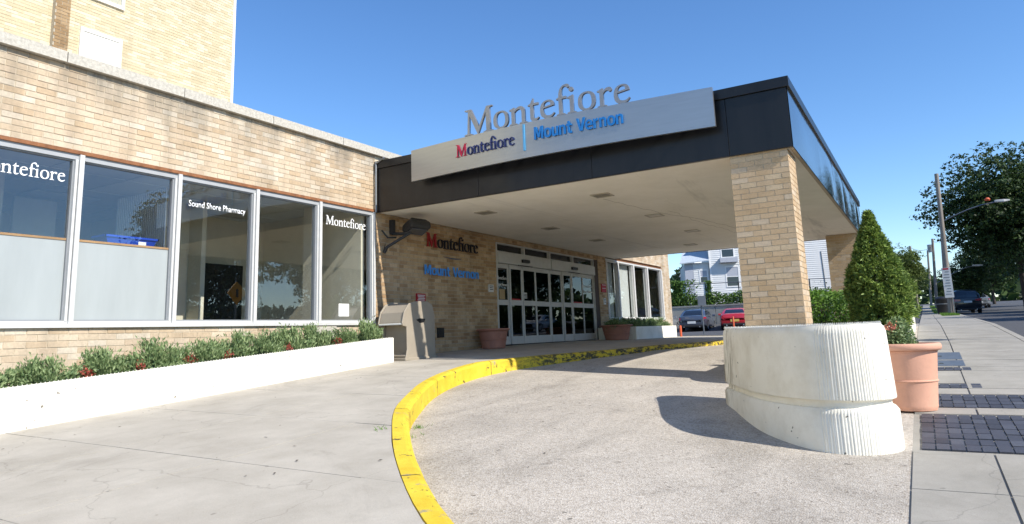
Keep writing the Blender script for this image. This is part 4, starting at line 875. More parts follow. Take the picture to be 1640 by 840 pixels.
# pot with shrub
def pot(loc, r, h, mat, label, group, soil=True):
    t = thing('flower_pot', label, 'pot', loc, group); c = tuple(loc)
    m = MB().lathe([(0, 0), (r * .66, 0), (r * .68, .03 * h), (r * .70, .06 * h), (r * .695, .08 * h), (r * .77, .42 * h), (r * .80, .432 * h), (r * .80, .445 * h), (r * .772, .455 * h), (r * .86, .86 * h), (r * .875, .865 * h), (r * .88, .885 * h), (r * .87, .89 * h), (r * .88, .893 * h), (r * .95, .893 * h), (r * .985, .905 * h), (r * 1.0, .93 * h), (r * 1.005, .955 * h), (r * .99, .98 * h), (r * .965, .995 * h), (r * .93, h), (r * .89, .995 * h), (r * .87, .975 * h), (r * .83, .85 * h)], c, 56); m.build('pot_body', mat, t, smooth=True, fix=False)
    m = MB().lathe([(0, .9 * h), (r * .86, .9 * h)], c, 24); m.build('soil', soil_m, t, fix=False); return t
pz = GH(9.3, .2) + .012
pot((9.34, .25, pz), .36, .745, terra, 'large pale terracotta pot on the sidewalk beside the ribbed planter', 'terracotta pots')
t = thing('potted_shrub', 'small green shrub with salmon flowers growing in the pale terracotta pot', 'shrub', (9.3, .31, pz + .67)); n = 2600
p = sph(n) * np.array([.2, .19, .30]) * rng.uniform(.5, 1.05, (n, 1)); p[:, 2] = abs(p[:, 2]) * 1.25 + .0
inst('foliage', leafmesh('foliage', p, sph(n), .038, .02, lf_jun, .8), WP(t), t); inst('stem', stem_me, WP(t), t)
p = rng.normal(0, 1, (60, 3)) * .03 + np.array([-.1, .06, .26]); inst('flowers', leafmesh('flowers', p, sph(60), .04, .03, lf_sal, .8), WP(t), t)
# cone spruces
def spruce(h, r, tufts, per, sz):
    u = rng.uniform(0, 1, tufts) ** .75; zz = h * rng.beta(1.1, 1.5, tufts); a = rng.uniform(0, 2 * math.pi, tufts)
    f = zz / h; prof = r * np.interp(f, [0, .13, .32, .52, .74, .90, 1], [.80, .95, .98, .80, .42, .13, .0])
    prof *= 1 + .07 * np.sin(a * 5 + zz * 7) + rng.normal(0, .06, tufts); prof *= np.where(rng.random(tufts) < .3, rng.uniform(.45, .9, tufts), 1)
    c = np.stack([prof * np.cos(a), prof * np.sin(a), zz], 1); out = np.stack([np.cos(a), np.sin(a), np.full(tufts, .55)], 1)
    k = np.repeat(np.arange(tufts), per); d = out[k] + rng.normal(0, .75, (tufts * per, 3)); d /= np.linalg.norm(d, axis=1)[:, None]
    pts = c[k] + d * sz * rng.uniform(.2, .9, (tufts * per, 1)); return leafmesh('foliage', pts, rng.normal(0, 1, (tufts * per, 3)), sz * 1.15, sz * .30, lf_spr, .3, d)
def spruce_thing(loc, h, r, label, tufts, per, sz):
    t = thing('spruce_tree', label, 'tree', loc, 'cone-shaped spruces in the island planter'); inst('foliage', spruce(h, r, tufts, per, sz), loc, t)
    m = MB().tube([(loc[0], loc[1], loc[2] - .25), (loc[0], loc[1], loc[2] + h * .85)], [.05, .012], 7); m.build('trunk', bark, t); return t
spruce_thing((12.6, .63, -.17), 1.95, .40, 'tall cone-shaped dwarf spruce beside the near pillar', 1700, 20, .07)
spruce_thing((19.5, .62, .05), 1.75, .5, 'second cone-shaped spruce farther back, behind the tall one', 700, 12, .07)
# hedge bushes
def hedge(loc, sx_, sy_, sz_, n, label, lf=lf_hed, L=.06):
    p = rng.uniform(-1, 1, (n, 3)); ax = rng.integers(0, 3, n); sg_ = np.where(rng.random(n) < .5, -1, 1); 
    for i in range(3): p[:, i] = np.where(ax == i, np.where(i == 2, 1, sg_) * rng.uniform(.72, 1.05, n), p[:, i])
    p[:, 2] = p[:, 2] * .5 + .5; lump = 1 + .12 * np.sin(p[:, :1] * 6 + loc[0]) + .1 * np.sin(p[:, 1:2] * 5); p = p * np.array([sx_, sy_, sz_]) * lump
    t = thing('hedge_bush', label, 'bush', loc, 'bright hedge in the island planter'); nr = p / np.array([sx_, sy_, sz_]); inst('foliage', leafmesh('foliage', p, nr + np.array([0, 0, .3]), L, L * .5, lf, .7), loc, t)
    m = MB(); 
    for k in range(5): m.tube([(loc[0] + (k - 2) * sx_ * .3, loc[1], loc[2] - .15), (loc[0] + (k - 2) * sx_ * .35, loc[1] + .05, loc[2] + sz_ * .8)], [.02, .008], 5)
    m.build('stem', bark, t); return t
hedge((14.6, 1.65, -.03), 1.1, .62, .58, 7000, 'bright green hedge bush just behind the near pillar'); hedge((17.2, 1.6, .0), 1.2, .62, .62, 4500, 'bright green hedge bush halfway to the far pillar')

# ---------------------------------------------------------------- trees
def tree_mesh(h, r, n, lobes, leaf, mat, zc=.62, seed=0):
    g = np.random.default_rng(seed); L = sph(lobes) * g.uniform(.35, .85, (lobes, 1)) * np.array([r, r, h * .40]) + np.array([0, 0, h * zc]); lr = g.uniform(.24, .42, lobes) * r
    per = 16; nc = n // per; n = nc * per; kc = g.integers(0, lobes, nc); dc = sph(nc); dc[:, 2] += .2; cc = L[kc] + dc * (lr[kc] * g.uniform(.55, 1.05, nc))[:, None]
    k = np.repeat(np.arange(nc), per); d = dc[k]; tw = sph(n) * g.uniform(0, 1, (n, 1)) * leaf * np.array([2.3, 2.3, 1.3]); pts = cc[k] + tw
    return leafmesh('crown', pts, d + np.array([0, 0, .3]), leaf, leaf * .62, mat, .8), L
def trunk_mesh(h, L, rr):
    m = MB().tube([(0, 0, -.4), (.05, 0, h * .18), (-.04, .05, h * .4), (.03, 0, h * .62)], [rr * 1.25, rr, rr * .75, rr * .3], 9)
    for i, q in enumerate(L[:9]):
        z = h * (.22 + .035 * i); m.tube([(0, 0, z), (q[0] * .45, q[1] * .45, (z + q[2]) / 2 + .1), tuple(q)], [rr * .4, rr * .22, rr * .06], 6)
    return m.mesh('trunk', bark, smooth=True)
KIND = {}
for nm, (h, r, n, lb, lf, mat, zc, sd) in dict(big=(12.5, 5.4, 52000, 110, .215, lf_tree, .55, 3), mid=(6.5, 2.6, 18000, 60, .16, lf_tree2, .55, 5), dark=(8.5, 3.3, 24000, 70, .19, lf_tree, .54, 9)).items():
    cm, L = tree_mesh(h, r, n, lb, lf, mat, zc, sd); KIND[nm] = (cm, trunk_mesh(h, L, .045 * h ** .9 * .5))
def tree(kind, x, y, label, group, s=1, rz=0, z=None):
    t = thing('leafy_tree', label, 'tree', (x, y, GH(x, y) if z is None else z), group, rz); inst('crown', KIND[kind][0], WP(t), t); inst('trunk', KIND[kind][1], WP(t), t); t.scale = (s, s, s); return t
G1 = 'street trees up the hill'
tree('big', 70, -7.2, 'huge dark maple overhanging the parked black car', G1, 1.12, .3); tree('big', 88, -10.5, 'dark maple next up the street behind the huge one', G1, 1.1, 2); tree('big', 58, -12.5, 'dark maple across the street at the picture edge', G1, 1.05, 4); tree('dark', 112, -8, 'distant dark tree at the top of the street', G1, 1.2, 1)
tree('mid', 64, 1.75, 'pale green tree left of the sidewalk behind the spruces', G1, .86, .7); tree('mid', 79, 1.8, 'pale green tree farther up, left of the sidewalk', G1, .8, 2.1); tree('dark', 96, 1.6, 'dark tree overhanging the sidewalk up the hill', G1, .72, .4); tree('dark', 118, 3.2, 'far dark tree closing the sidewalk view', G1, .8, 2.6); tree('dark', 130, -2.5, 'farthest small tree at the end of the street', G1, .6, 3.0)
tree('big', 82, 9.5, 'dense tree behind the pale green ones', G1, .5, 1.4); tree('dark', 74, -3.4, 'low dark tree between pole and maple', G1, .6, 5)
n = 26000; an = rng.uniform(0, 2 * math.pi, n); rr_ = rng.uniform(175, 215, n); hh = (9 + 3 * np.sin(an * 23) + 2 * np.sin(an * 61 + 1)) * rng.beta(1.6, 1.3, n)
px_, py_ = 20 + rr_ * np.cos(an), rr_ * np.sin(an); p = np.stack([px_, py_, np.array([GH(a, b) for a, b in zip(px_, py_)]) + hh - .5], 1)
o = inst('distant_woods', leafmesh('distant_woods', p, rng.normal(0, 1, (n, 3)), 2.6, 1.9, lf_tree, .6), (0, 0, 0)); o['kind'] = 'stuff'
G2 = 'trees across the street, seen in the glass'
for q, (kd, x, y, s, lb) in enumerate((('big', 36, -16, .95, 'tall dark tree across the street mirrored in the right panes'), ('big', 27, -18, .85, 'tree across the street mirrored in the fourth pane'), ('dark', 16, -19, .62, 'lower tree across the street mirrored in the second pane'), ('dark', 5, -20, .6, 'lower tree across the street mirrored in the first pane'), ('big', 46, -17, .95, 'dark tree across the street mirrored in the doors'))): tree(kd, x, y, lb, G2, s, q * 1.1)
for q in range(7):
    n = 3500; p = rng.uniform(-1, 1, (n, 3)) * np.array([4.3, .8, 1.3]) + np.array([0, 0, 1.1]); x = 2 + q * 8.6; t = thing('added_hedge', 'unseen dark hedge added across the street to darken reflections, ' + ['nearest end of the row', 'second from the near end', 'left of the brown house', 'in front of the brown house', 'right of the brown house', 'second from the far end', 'far end of the row'][q], 'hedge', (x, -13, GH(x, -13)), 'hedges added across the street'); inst('foliage', leafmesh('foliage', p, rng.normal(0, 1, (n, 3)), .3, .2, lf_tree, .6), WP(t), t); MB().tube([(x, -13, GH(x, -13) - .2), (x, -13, GH(x, -13) + 1.5)], .08, 6).build('stem', bark, t)  # unseen hedge row, added to block the bright horizon in the glass
G3 = 'trees behind the white house'
tree('dark', 63, 26, 'dark tree left of the white house beyond the car park', G3, .95, .3); tree('dark', 78, 22, 'tree rising behind the white house', G3, .8, 1.3)

# ---------------------------------------------------------------- car park: retaining wall, fence, house
rw = thing('retaining_wall', 'pale concrete retaining wall behind the parked cars', 'wall', (50.1, 12, -.2)); 
rj = [3.2, 6.4, 9.6, 12.9, 16.2, 19.5, 22.8]
for i in range(len(rj) - 1):
    m = MB().box(50.0, 50.35, rj[i] + .012, rj[i + 1] - .012, -.6, 1.5 + .012 * i); m.build('wall_panel', ret_m, rw, bevel=.015)
m = MB()
for i in range(len(rj) - 1): m.box(49.96, 50.4, rj[i], rj[i + 1], 1.501 + .012 * i, 1.6 + .012 * i)
m.build('cap', ret_m, rw)
fe = thing('chain_link_fence', 'rusty pipe-rail fence standing on the retaining wall', 'fence', (50.7, 12, 1.6))
m = MB().tube([(50.7, 3.3, 2.95), (50.7, 22.7, 3.45)], .035, 6); m.build('rail', steel, fe)
for k in range(8): y = 4.2 + 2.36 * k; m = MB().tube([(50.7, y, 1.4), (50.7, y, 2.98 + .026 * (y - 3.3))], .04, 6); m.build('post', lamp_m, fe)
n = 9000; p = np.stack([50.6 + rng.normal(0, .18, n), rng.uniform(7.5, 22, n), 1.5 + rng.beta(1.3, 1.6, n) * 1.0], 1); p[:, 2] += .12 * np.sin(p[:, 1] * 3)
o = inst('ivy', leafmesh('ivy', p, rng.normal(0, 1, (n, 3)) + np.array([-.6, 0, .5]), .15, .10, lf_ivy, .6), (0, 0, 0)); o['kind'] = 'stuff'
n = 1800; p = np.stack([50.6 + rng.normal(0, .12, n), 15.7 + rng.normal(0, .25, n) + (rng.random(n) < .3) * rng.uniform(-1.3, .2, n), rng.uniform(1.6, 3.55, n)], 1); t = thing('climbing_vine', 'vine climbing the fence post by the building corner', 'vine', (50.6, 15.7, 1.5)); inst('foliage', leafmesh('foliage', p - np.array([50.6, 15.7, 1.5]), rng.normal(0, 1, (n, 3)), .16, .11, lf_ivy, .6), WP(t), t); MB().tube([(50.62, 15.7, 1.4), (50.66, 15.8, 3.4)], .03, 5).build('stem', bark, t)
n = 600; p = np.stack([50.6 + rng.normal(0, .08, n), 13.4 + rng.normal(0, .1, n), rng.uniform(1.6, 3.4, n)], 1); t = thing('climbing_vine', 'narrow column of vine on a fence post in front of the house', 'vine', (50.6, 13.4, 1.5)); inst('foliage', leafmesh('foliage', p - np.array([50.6, 13.4, 1.5]), rng.normal(0, 1, (n, 3)), .14, .10, lf_ivy, .6), WP(t), t); MB().tube([(50.62, 13.4, 1.4), (50.62, 13.4, 3.3)], .03, 5).build('stem', bark, t)
n = 2500; p = np.stack([rng.normal(0, .5, n), rng.normal(0, .8, n), abs(rng.normal(0, .45, n))], 1); t = thing('dark_shrub', 'dark shrub seen between the two brick pillars', 'bush', (51.5, 6.2, 1.3)); inst('foliage', leafmesh('foliage', p, rng.normal(0, 1, (n, 3)), .16, .1, lf_tree, .6), WP(t), t); MB().tube([(51.5, 6.2, 1.2), (51.5, 6.2, 2)], .05, 5).build('stem', bark, t)
hs = thing('white_house', 'white clapboard house with a grey-roofed side wing beyond the car park', 'house', (60, 14.0, 1.3))
def boards(x, y0, y1, z0, z1, holes, parent, h=.17):
    m = MB(); z = z0
    while z < z1:
        segs = [(y0, y1)]
        for (a, b, c, d) in holes:
            if z + h > c and z < d:
                ns = []
                for (p, q) in segs:
                    if q <= a or p >= b: ns.append((p, q)); continue
                    if p < a: ns.append((p, a))
                    if q > b: ns.append((b, q))
                segs = ns
        for (p, q) in segs: m.add([(x - .035, p, z), (x - .035, q, z), (x - .003, q, min(z + h, z1)), (x - .003, p, min(z + h, z1)), (x, p, z), (x, q, z)], [(0, 1, 2, 3), (4, 5, 1, 0)])
        z += h
    return m.build('siding', siding_m, parent, fix=False)
m = MB(); m.box(60, 68, 5.6, 15.55, .8, 8.2); m.build('wall', siding_m, hs)
HW = [(13.2, 14.35, 3.35, 5.15), (13.45, 14.6, 5.85, 7.4)]
boards(60, 5.6, 15.5, 1.2, 8.15, HW, hs)
m = MB().box(59.94, 60, 15.5, 15.62, 1.2, 8.2); m.build('corner_board', trim_w, hs)
m = MB().box(60.3, 67, 15.62, 17.7, .8, 5.6); m.build('wing_wall', siding_m, hs); boards(60.3, 15.65, 16.95, 1.2, 5.55, [(15.75, 16.5, 3.75, 5.0)], hs)
m = MB(); m.loft([[(59.9, 15.63, 5.70), (59.9, 18.1, 5.52), (59.9, 18.1, 5.6), (59.9, 15.63, 5.78)], [(63.0, 15.63, 8.0), (63.0, 17.2, 8.0), (63.0, 17.2, 8.08), (63.0, 15.63, 8.08)]]); m.build('roof', roof_sh, hs)
m = MB().box(60.26, 60.3, 16.98, 17.68, 1.2, 5.5); m.build('door', grey_door, hs)
m = MB(); m.prism([(5.4, 8.2), (10.5, 9.6), (15.8, 8.2)], 'x', 59.7, 68.2); m.build('roof', roof_sh, hs)
for (a, b, c, d), xx in ((HW[0], 60), (HW[1], 60), ((15.75, 16.5, 3.75, 5.0), 60.3)):
    m = MB(); t_ = .1; m.box(xx - .05, xx, a, b, d - t_, d); m.box(xx - .05, xx, a, b, c, c + t_); m.box(xx - .049, xx, a, a + t_, c + t_, d - t_); m.box(xx - .049, xx, b - t_, b, c + t_, d - t_); m.box(xx - .03, xx, a + t_, b - t_, (c + d) / 2 - .03, (c + d) / 2 + .03); wf = m.build('window', trim_w, hs)
    m = MB().box(xx - .022, xx - .012, a + t_, b - t_, c + t_, d - t_); m.build('pane', car_glass, wf)
    m = MB().box(xx - .027, xx - .0225, a + t_, b - t_, (c + d) / 2 + .03, d - t_); m.build('blind', grey_door, wf)
m = MB().box(59.4, 60, 13.3, 14.75, 5.45, 5.85); m.build('air_conditioner', grey_door, hs)
m = MB().tube([(59.95, 6.4, 1.5), (59.95, 6.5, 6.0)], .03, 5).tube([(59.95, 12.8, 2), (59.95, 12.9, 8)], .025, 5); m.build('downpipe', steel, hs)
m = MB().prism([(19.0, 5.3), (20.2, 7.4), (21.5, 5.3)], 'x', 70, 80).box(70.1, 79.9, 19.1, 21.4, 1, 5.3); o = m.build('distant_house', siding_m); tag(o, 'small gabled white house behind the car park, left of the big one', 'house')
m = MB().box(69.95, 70.1, 19.6, 20.8, 3.0, 4.6); m.build('window', car_glass, o)
m = MB().prism([(12.3, 1.9), (12.9, 2.65), (10.6, 2.9), (10.3, 1.9)], 'x', 54, 57.5); o = m.build('covered_boat', white_paint, bevel=.1); tag(o, 'white tarpaulin-covered shape behind the fence', 'tarpaulin')
hs.rotation_euler = (0, 0, R(20))
# bridge of houses across the street, mirrored only
oh = thing('brown_house', 'brown gabled house across the street, seen mirrored in the windows', 'house', (30, -40, -1)); m = MB().box(26, 35, -46, -39, -2, 5); m.build('wall', pm('brown_siding', '6f5b4a', .8), oh); m = MB().prism([(25.5, 5), (30.5, 8.5), (35.5, 5)], 'y', -46.4, -38.6); m.build('roof', asphalt, oh); m = MB().box(28, 29.2, -38.98, -38.9, 1, 2.6); m.build('window', car_glass, oh)

# ---------------------------------------------------------------- vehicles
def car(label, paint, loc, rz, kind='sedan', plate=plate_w, group='parked cars', name='parked_car'):
    t = thing(name, label, 'car', (0, 0, 0), group); suv = kind == 'suv'
    st = [(-2.33, .42, .80, .62), (-2.28, .30, .95, .80), (-2.05, .24, 1.0, .875), (-1.4, .2, .99, .9), (-.4, .2, .96, .905), (.6, .2, .94, .9), (1.2, .2, .9, .885), (1.8, .22, .80, .85), (2.2, .28, .70, .75), (2.34, .38, .58, .55)]
    if suv: st = [(-2.3, .45, 1.0, .75), (-2.26, .36, 1.12, .86), (-1.9, .3, 1.14, .92), (-.4, .3, 1.12, .94), (.7, .3, 1.1, .93), (1.3, .3, 1.06, .92), (1.9, .32, .98, .89), (2.25, .4, .86, .8), (2.34, .5, .75, .6)]
    def sec(x, zb, zt, ww):
        half = [(ww * .82, zb), (ww * .97, zb + .1), (ww, zb + .28), (ww, zt - .24), (ww * .965, zt - .10), (ww * .86, zt - .02), (ww * .5, zt + .012)]
        return [(x, y, z) for y, z in half] + [(x, -y, z) for y, z in reversed(half)]
    MB().loft([sec(*s_) for s_ in st]).build('body', paint, t, smooth=True)
    if suv: G = [(1.06, -2.2, .95, .86), (1.35, -2.12, .55, .82), (1.62, -1.98, .15, .74), (1.75, -1.75, -.15, .62), (1.78, -1.2, -.5, .45)]
    elif kind == 'coupe': G = [(.93, -1.95, 1.05, .80), (1.13, -1.5, .62, .73), (1.28, -1.1, .28, .63), (1.345, -.8, .0, .52), (1.36, -.5, -.15, .38)]
    else: G = [(.94, -1.95, 1.08, .82), (1.18, -1.5, .66, .75), (1.36, -1.1, .28, .66), (1.43, -.8, .0, .55), (1.45, -.45, -.2, .4)]
    def gr(z, xr, xf, ww): return [(xr, -ww * .82, z), (xr + .12, -ww, z), (xf - .25, -ww, z), (xf, -ww * .8, z), (xf + .06, 0, z), (xf, ww * .8, z), (xf - .25, ww, z), (xr + .12, ww, z), (xr, ww * .82, z), (xr - .05, 0, z)]
    rings = [gr(*g_) for g_ in G]; MB().loft(rings).build('cabin', paint, t, smooth=True)
    def patch(i, k0, k1, lo, hi, ins, out): 
        a, b = rings[i], rings[i + 2]
        A = [Vector(a[k0]), Vector(a[k1])]; Bq = [Vector(b[k0]), Vector(b[k1])]; mid = [Vector(rings[i + 1][k0]), Vector(rings[i + 1][k1])]; rows = []
        for f in (lo, (lo + hi) / 2, hi):
            f2 = f * 2
            row = [(A[j].lerp(mid[j], f2) if f2 < 1 else mid[j].lerp(Bq[j], f2 - 1)) for j in (0, 1)]
            p, q = row[0].lerp(row[1], ins), row[0].lerp(row[1], 1 - ins); rows += [p + Vector(out), q + Vector(out)]
        return rows
    m = MB(); o_ = .022
    r = patch(0, 8, 9, .14, .88, .06, (-o_, 0, o_ * .5)); r_ = patch(0, 9, 0, .14, .88, .06, (-o_, 0, o_ * .5))
    q = [r[0], r[1], r_[1], r[2], r[3], r_[3], r[4], r[5], r_[5]]; q[1] = (r[1] + r_[0]) / 2; q[4] = (r[3] + r_[2]) / 2; q[7] = (r[5] + r_[4]) / 2
    m.add(q, [(0, 1, 4, 3), (1, 2, 5, 4), (3, 4, 7, 6), (4, 5, 8, 7)]); m.build('rear_window', car_glass, t, fix=False)
    m = MB(); r = patch(0, 3, 4, .14, .9, .04, (o_, 0, o_ * .5)); r_ = patch(0, 4, 5, .14, .9, .04, (o_, 0, o_ * .5)); m.add(r, [(0, 1, 3, 2), (2, 3, 5, 4)]).add(r_, [(0, 1, 3, 2), (2, 3, 5, 4)]); m.build('windscreen', car_glass, t, fix=False)
    for k0, k1, oy in ((1, 2, -o_), (6, 7, o_)):
        m = MB()
        for f0, f1 in ((.05, .47), (.52, .97)):
            r = patch(0, k0, k1, .16, .86, 0, (0, oy, .004)); r2 = []
            for j in range(3): p, q = r[2 * j], r[2 * j + 1]; r2 += [p.lerp(q, f0), p.lerp(q, f1)]
            m.add(r2, [(0, 1, 3, 2), (2, 3, 5, 4)])
        m.build('side_window', car_glass, t, fix=False)
    wr = .36 if suv else .325; wy = .80 if suv else .775; wl_ = MB(); 
    wl_.lathe([(wr * .6, -.1), (wr * .9, -.11), (wr, -.08), (wr, .08), (wr * .9, .11), (wr * .6, .1)], n=24)
    for v in range(len(wl_.v)): x, y, z = wl_.v[v]; wl_.v[v] = (x, z, y)
    rim = MB().lathe([(.0, .1), (wr * .2, .105), (wr * .3, .09), (wr * .62, .085), (wr * .64, .1)], n=20)
    for k in range(5): a = k * 2 * math.pi / 5; rim.obox((math.cos(a) * wr * .4, math.sin(a) * wr * .4, .1), (math.cos(a) * wr * .22, math.sin(a) * wr * .22, 0), (-math.sin(a) * .03, math.cos(a) * .03, 0), (0, 0, .01))
    for v in range(len(rim.v)): x, y, z = rim.v[v]; rim.v[v] = (x, z, y)
    tm, rm = wl_.mesh('tyre', tyre_m, smooth=True), rim.mesh('rim', rim_m)
    for x in (-1.38, 1.4):
        for s_ in (1, -1):
            wo = inst('wheel', tm, (x, s_ * wy, wr), t, rz=0 if s_ > 0 else math.pi); ro = bpy.data.objects.new('rim', rm); COL.objects.link(ro); ro.parent = wo
            MB().lathe([(0, 0), (wr * 1.16, 0)], (0, 0, 0), 20)
            ah = MB()
            for k in range(18): 
                a0, a1 = math.pi * k / 18, math.pi * (k + 1) / 18; rr0, rr1 = wr * .98, wr * 1.2; yv = s_ * ((.925 if not suv else .95))
                ah.quad((x + rr0 * math.cos(a0), yv, wr + rr0 * math.sin(a0)), (x + rr1 * math.cos(a0), yv, wr + rr1 * math.sin(a0)), (x + rr1 * math.cos(a1), yv, wr + rr1 * math.sin(a1)), (x + rr0 * math.cos(a1), yv, wr + rr0 * math.sin(a1)))
            ah.build('wheel_arch', tyre_m, t, fix=False)
    zl = .78 if not suv else .98; ww = st[1][3]
    for s_ in (1, -1):
        m = MB(); m.loft([[(-2.30, s_ * (ww - .02), zl - .09), (-2.31, s_ * (ww - .40), zl - .05), (-2.31, s_ * (ww - .40), zl + .04), (-2.29, s_ * (ww - .02), zl + .09)], [(-2.0, s_ * (ww + .09), zl - .02), (-2.2, s_ * (ww - .4), zl - .05), (-2.2, s_ * (ww - .4), zl + .04), (-2.0, s_ * (ww + .09), zl + .10)]]); m.build('tail_light', tail_m, t)
        m = MB().obox((2.2, s_ * .6, .66 if not suv else .86), (.06, s_ * -.03, 0), (0, .15, 0), (0, 0, .06)); m.build('headlight', head_m, t, bevel=.02)
        m = MB().obox((.62, s_ * .98, 1.0 if not suv else 1.2), (.05, 0, 0), (0, .1, 0), (0, 0, .065)); m.build('mirror', paint, t, bevel=.03)
    zp = .55 if not suv else .85
    MB().box(-2.352, -2.33, -.26, .26, zp - .07, zp + .08).build('number_plate', plate, t)
    MB().box(-2.345, -1.9, -.72, .72, .24, .40).build('rear_bumper', tyre_m, t, bevel=.04)
    for s_ in (.5, -.5): MB().tube([(-2.36, s_, .27), (-2.0, s_, .27)], .04, 8).build('exhaust', rim_m, t)
    t.location = loc; t.rotation_euler = (0, 0, rz); return t
grey_p = car_paint('slate_grey_paint', (.12, .14, .19), .6); red_p = car_paint('red_paint', (.55, .015, .025), .1); blk_p = car_paint('black_paint', (.012, .013, .018), .2); white_p = car_paint('white_car_paint', (.75, .76, .77), .1); silv = car_paint('silver_paint', (.4, .41, .42), .6)
car('slate grey sedan parked nose-in by the retaining wall', grey_p, (46.6, 13.25, -.17), R(6)); car('bright red coupe parked next to the grey sedan', red_p, (46.4, 10.72, -.15), R(12), 'coupe', plate_y); car('silver car mostly hidden behind the far brick corner', silv, (48.0, 16.4, -.17), R(0))
car('black car parked on the street under the huge dark maple', blk_p, (64, -2.55, GH(64, -2.5) - .05), R(6), 'suv'); car('small pale car parked farther up the street', silv, (84, -4.6, GH(84, -4.6)), R(2)); car('white sedan across the street, mirrored in the doors', white_p, (54, -9.3, GH(54, -9.3)), R(180))

# ---------------------------------------------------------------- street furniture
def upole(x, y, h, lean, label, arm=None, r=.16):
    z = GH(x, y); t = thing('utility_pole', label, 'pole', (x, y, z), 'wooden utility poles up the street'); top = (x + lean[0], y + lean[1], z + h)
    MB().tube([(x, y, z - .3), top], [r, r * .72], 12).build('pole', pole_wood, t, smooth=True); f = lambda k: (x + lean[0] * k, y + lean[1] * k, z + h * k)
    if arm:
        k, L = arm; p = f(k); q = [(p[0], p[1] - L * s_, p[2] + .9 * math.sin(s_ * 1.5)) for s_ in (0, .25, .5, .75, 1)]; MB().tube(q, .04, 6).build('lamp_arm', galv, t)
        c = q[-1]; MB().loft([[(c[0] - .12, c[1] + .1, c[2] - .03), (c[0] + .12, c[1] + .1, c[2] - .03), (c[0] + .12, c[1] + .1, c[2] + .1), (c[0] - .12, c[1] + .1, c[2] + .1)], [(c[0] - .17, c[1] - .35, c[2] - .06), (c[0] + .17, c[1] - .35, c[2] - .06), (c[0] + .14, c[1] - .35, c[2] + .1), (c[0] - .14, c[1] - .35, c[2] + .1)], [(c[0] - .08, c[1] - .65, c[2] - .02), (c[0] + .08, c[1] - .65, c[2] - .02), (c[0] + .08, c[1] - .65, c[2] + .06), (c[0] - .08, c[1] - .65, c[2] + .06)]]).build('lamp_head', alu, t, bevel=.02)
    return t, f
P1, f1 = upole(50, -1.33, 8.75, (0, -.28), 'nearest utility pole, pale-topped, with the long white sign', (.65, 2.95)); P2, f2 = upole(70, -1.6, 6.6, (0, -.4), 'second utility pole up the street, with a lamp arm', (.42, 2.2)); P3, f3 = upole(86, -1.05, 7.4, (0, -.5), 'third utility pole with a transformer can', (.35, 2.4)); P4, f4 = upole(112, -.75, 7.7, (0, -.5), 'distant thin utility pole past the transformer'); P5, f5 = upole(80, .62, 6.4, (0, -.05), 'utility pole rising behind the trees left of the sidewalk', r=.13)
p = f3(.86); MB().tube([(p[0] - .3, p[1] + .3, p[2] - .4), (p[0] - .3, p[1] + .3, p[2] + .4)], .22, 12).build('transformer', galv, P3)
m = MB().box(49.80, 49.83, -1.6, -1.13, 1.28, 3.1).build('sign_panel', sign_w, P1); q = MB()
for k in range(9): q.box(49.792, 49.799, -1.5, -1.2 - .05 * (k % 3), 1.47 + k * .17, 1.51 + k * .17)
q.build('sign_lines', steel, m); q = MB().box(49.792, 49.799, -1.5, -1.2, 2.98, 3.08); q.build('sign_lines', sign_r, m)
MB().tube([(49.86, -1.52, .2), (49.86, -1.5, 2.5)], .03, 6).build('sign_post', galv, P1)
c = f1(.65); MB().lathe([(0, 0), (.13, .02), (.16, .1), (.1, .2), (0, .22)], (c[0], c[1] - 2.5, c[2] + 1.0), 14).build('amber_lamp', orange_m, P1, smooth=True)
def wire(a, b, sag, label): 
    a, b = Vector(a), Vector(b); m = MB().tube([a.lerp(b, t) - Vector((0, 0, sag * 4 * t * (1 - t))) for t in np.linspace(0, 1, 12)], .018, 4, cap=False); o = m.build('power_line', wire_m, smooth=True); tag(o, label, 'cable', 'power lines strung between the poles')
wire(f2(.97), f3(.97), .3, 'power line between the second and third poles'); wire(f3(.95), f4(.95), .4, 'power line running up to the distant thin pole'); wire(f1(.62), f2(.8), .5, 'low cable from the nearest pole to the second'); wire(f5(.98), f3(.9), .4, 'cable crossing from the left pole to the transformer pole'); wire(f5(.97), (76, 8, 8.6), .3, 'cable from the left pole into the trees'); wire(f5(.8), f4(.7), .4, 'lower cable from the left pole up the street')
b = thing('litter_bin', 'dark barrel bin standing at the foot of the nearest pole', 'bin', (53, -.95, GH(53, -.95))); MB().lathe([(0, 0), (.28, 0), (.34, .85), (.36, .9), (.36, 1.0), (.2, 1.12), (0, 1.14)], WP(b), 18).build('barrel', black_m, b, smooth=True); MB().lathe([(.345, .62), (.35, .62), (.352, .68), (.345, .68)], WP(b), 18).build('hoop', steel, b)
ps = thing('parking_sign', 'metal sign on a thin post in the car park, seen from behind', 'sign', (35, 9.68, -.33)); MB().tube([(35, 9.68, -.4), (35, 9.72, 1.62)], .035, 8).build('post', steel, ps); MB().box(34.94, 34.96, 9.46, 9.86, 1.12, 1.62).build('sign_panel', sign_back, ps, bevel=.004)
o = MB().lathe([(0, -.1), (.045, -.1), (.045, .56), (.03, .6), (0, .6)], (27.2, 8.45, -.46), 12).build('bollard', orange_m, smooth=True); tag(o, 'thin orange bollard at the right end of the low white planter', 'bollard', 'orange bollards')
o = MB().lathe([(0, -.1), (.05, -.1), (.05, .78), (.03, .82), (0, .82)], (36.5, 8.55, -.28), 12).build('bollard', orange_m, smooth=True); tag(o, 'thin orange bollard in front of the red coupe', 'bollard', 'orange bollards')
cs_ = thing('crossing_sign', 'yellow diamond crossing sign mirrored in the third window', 'sign', (17.6, -2.9, GH(17.6, -2.9))); z = GH(17.6, -2.9)
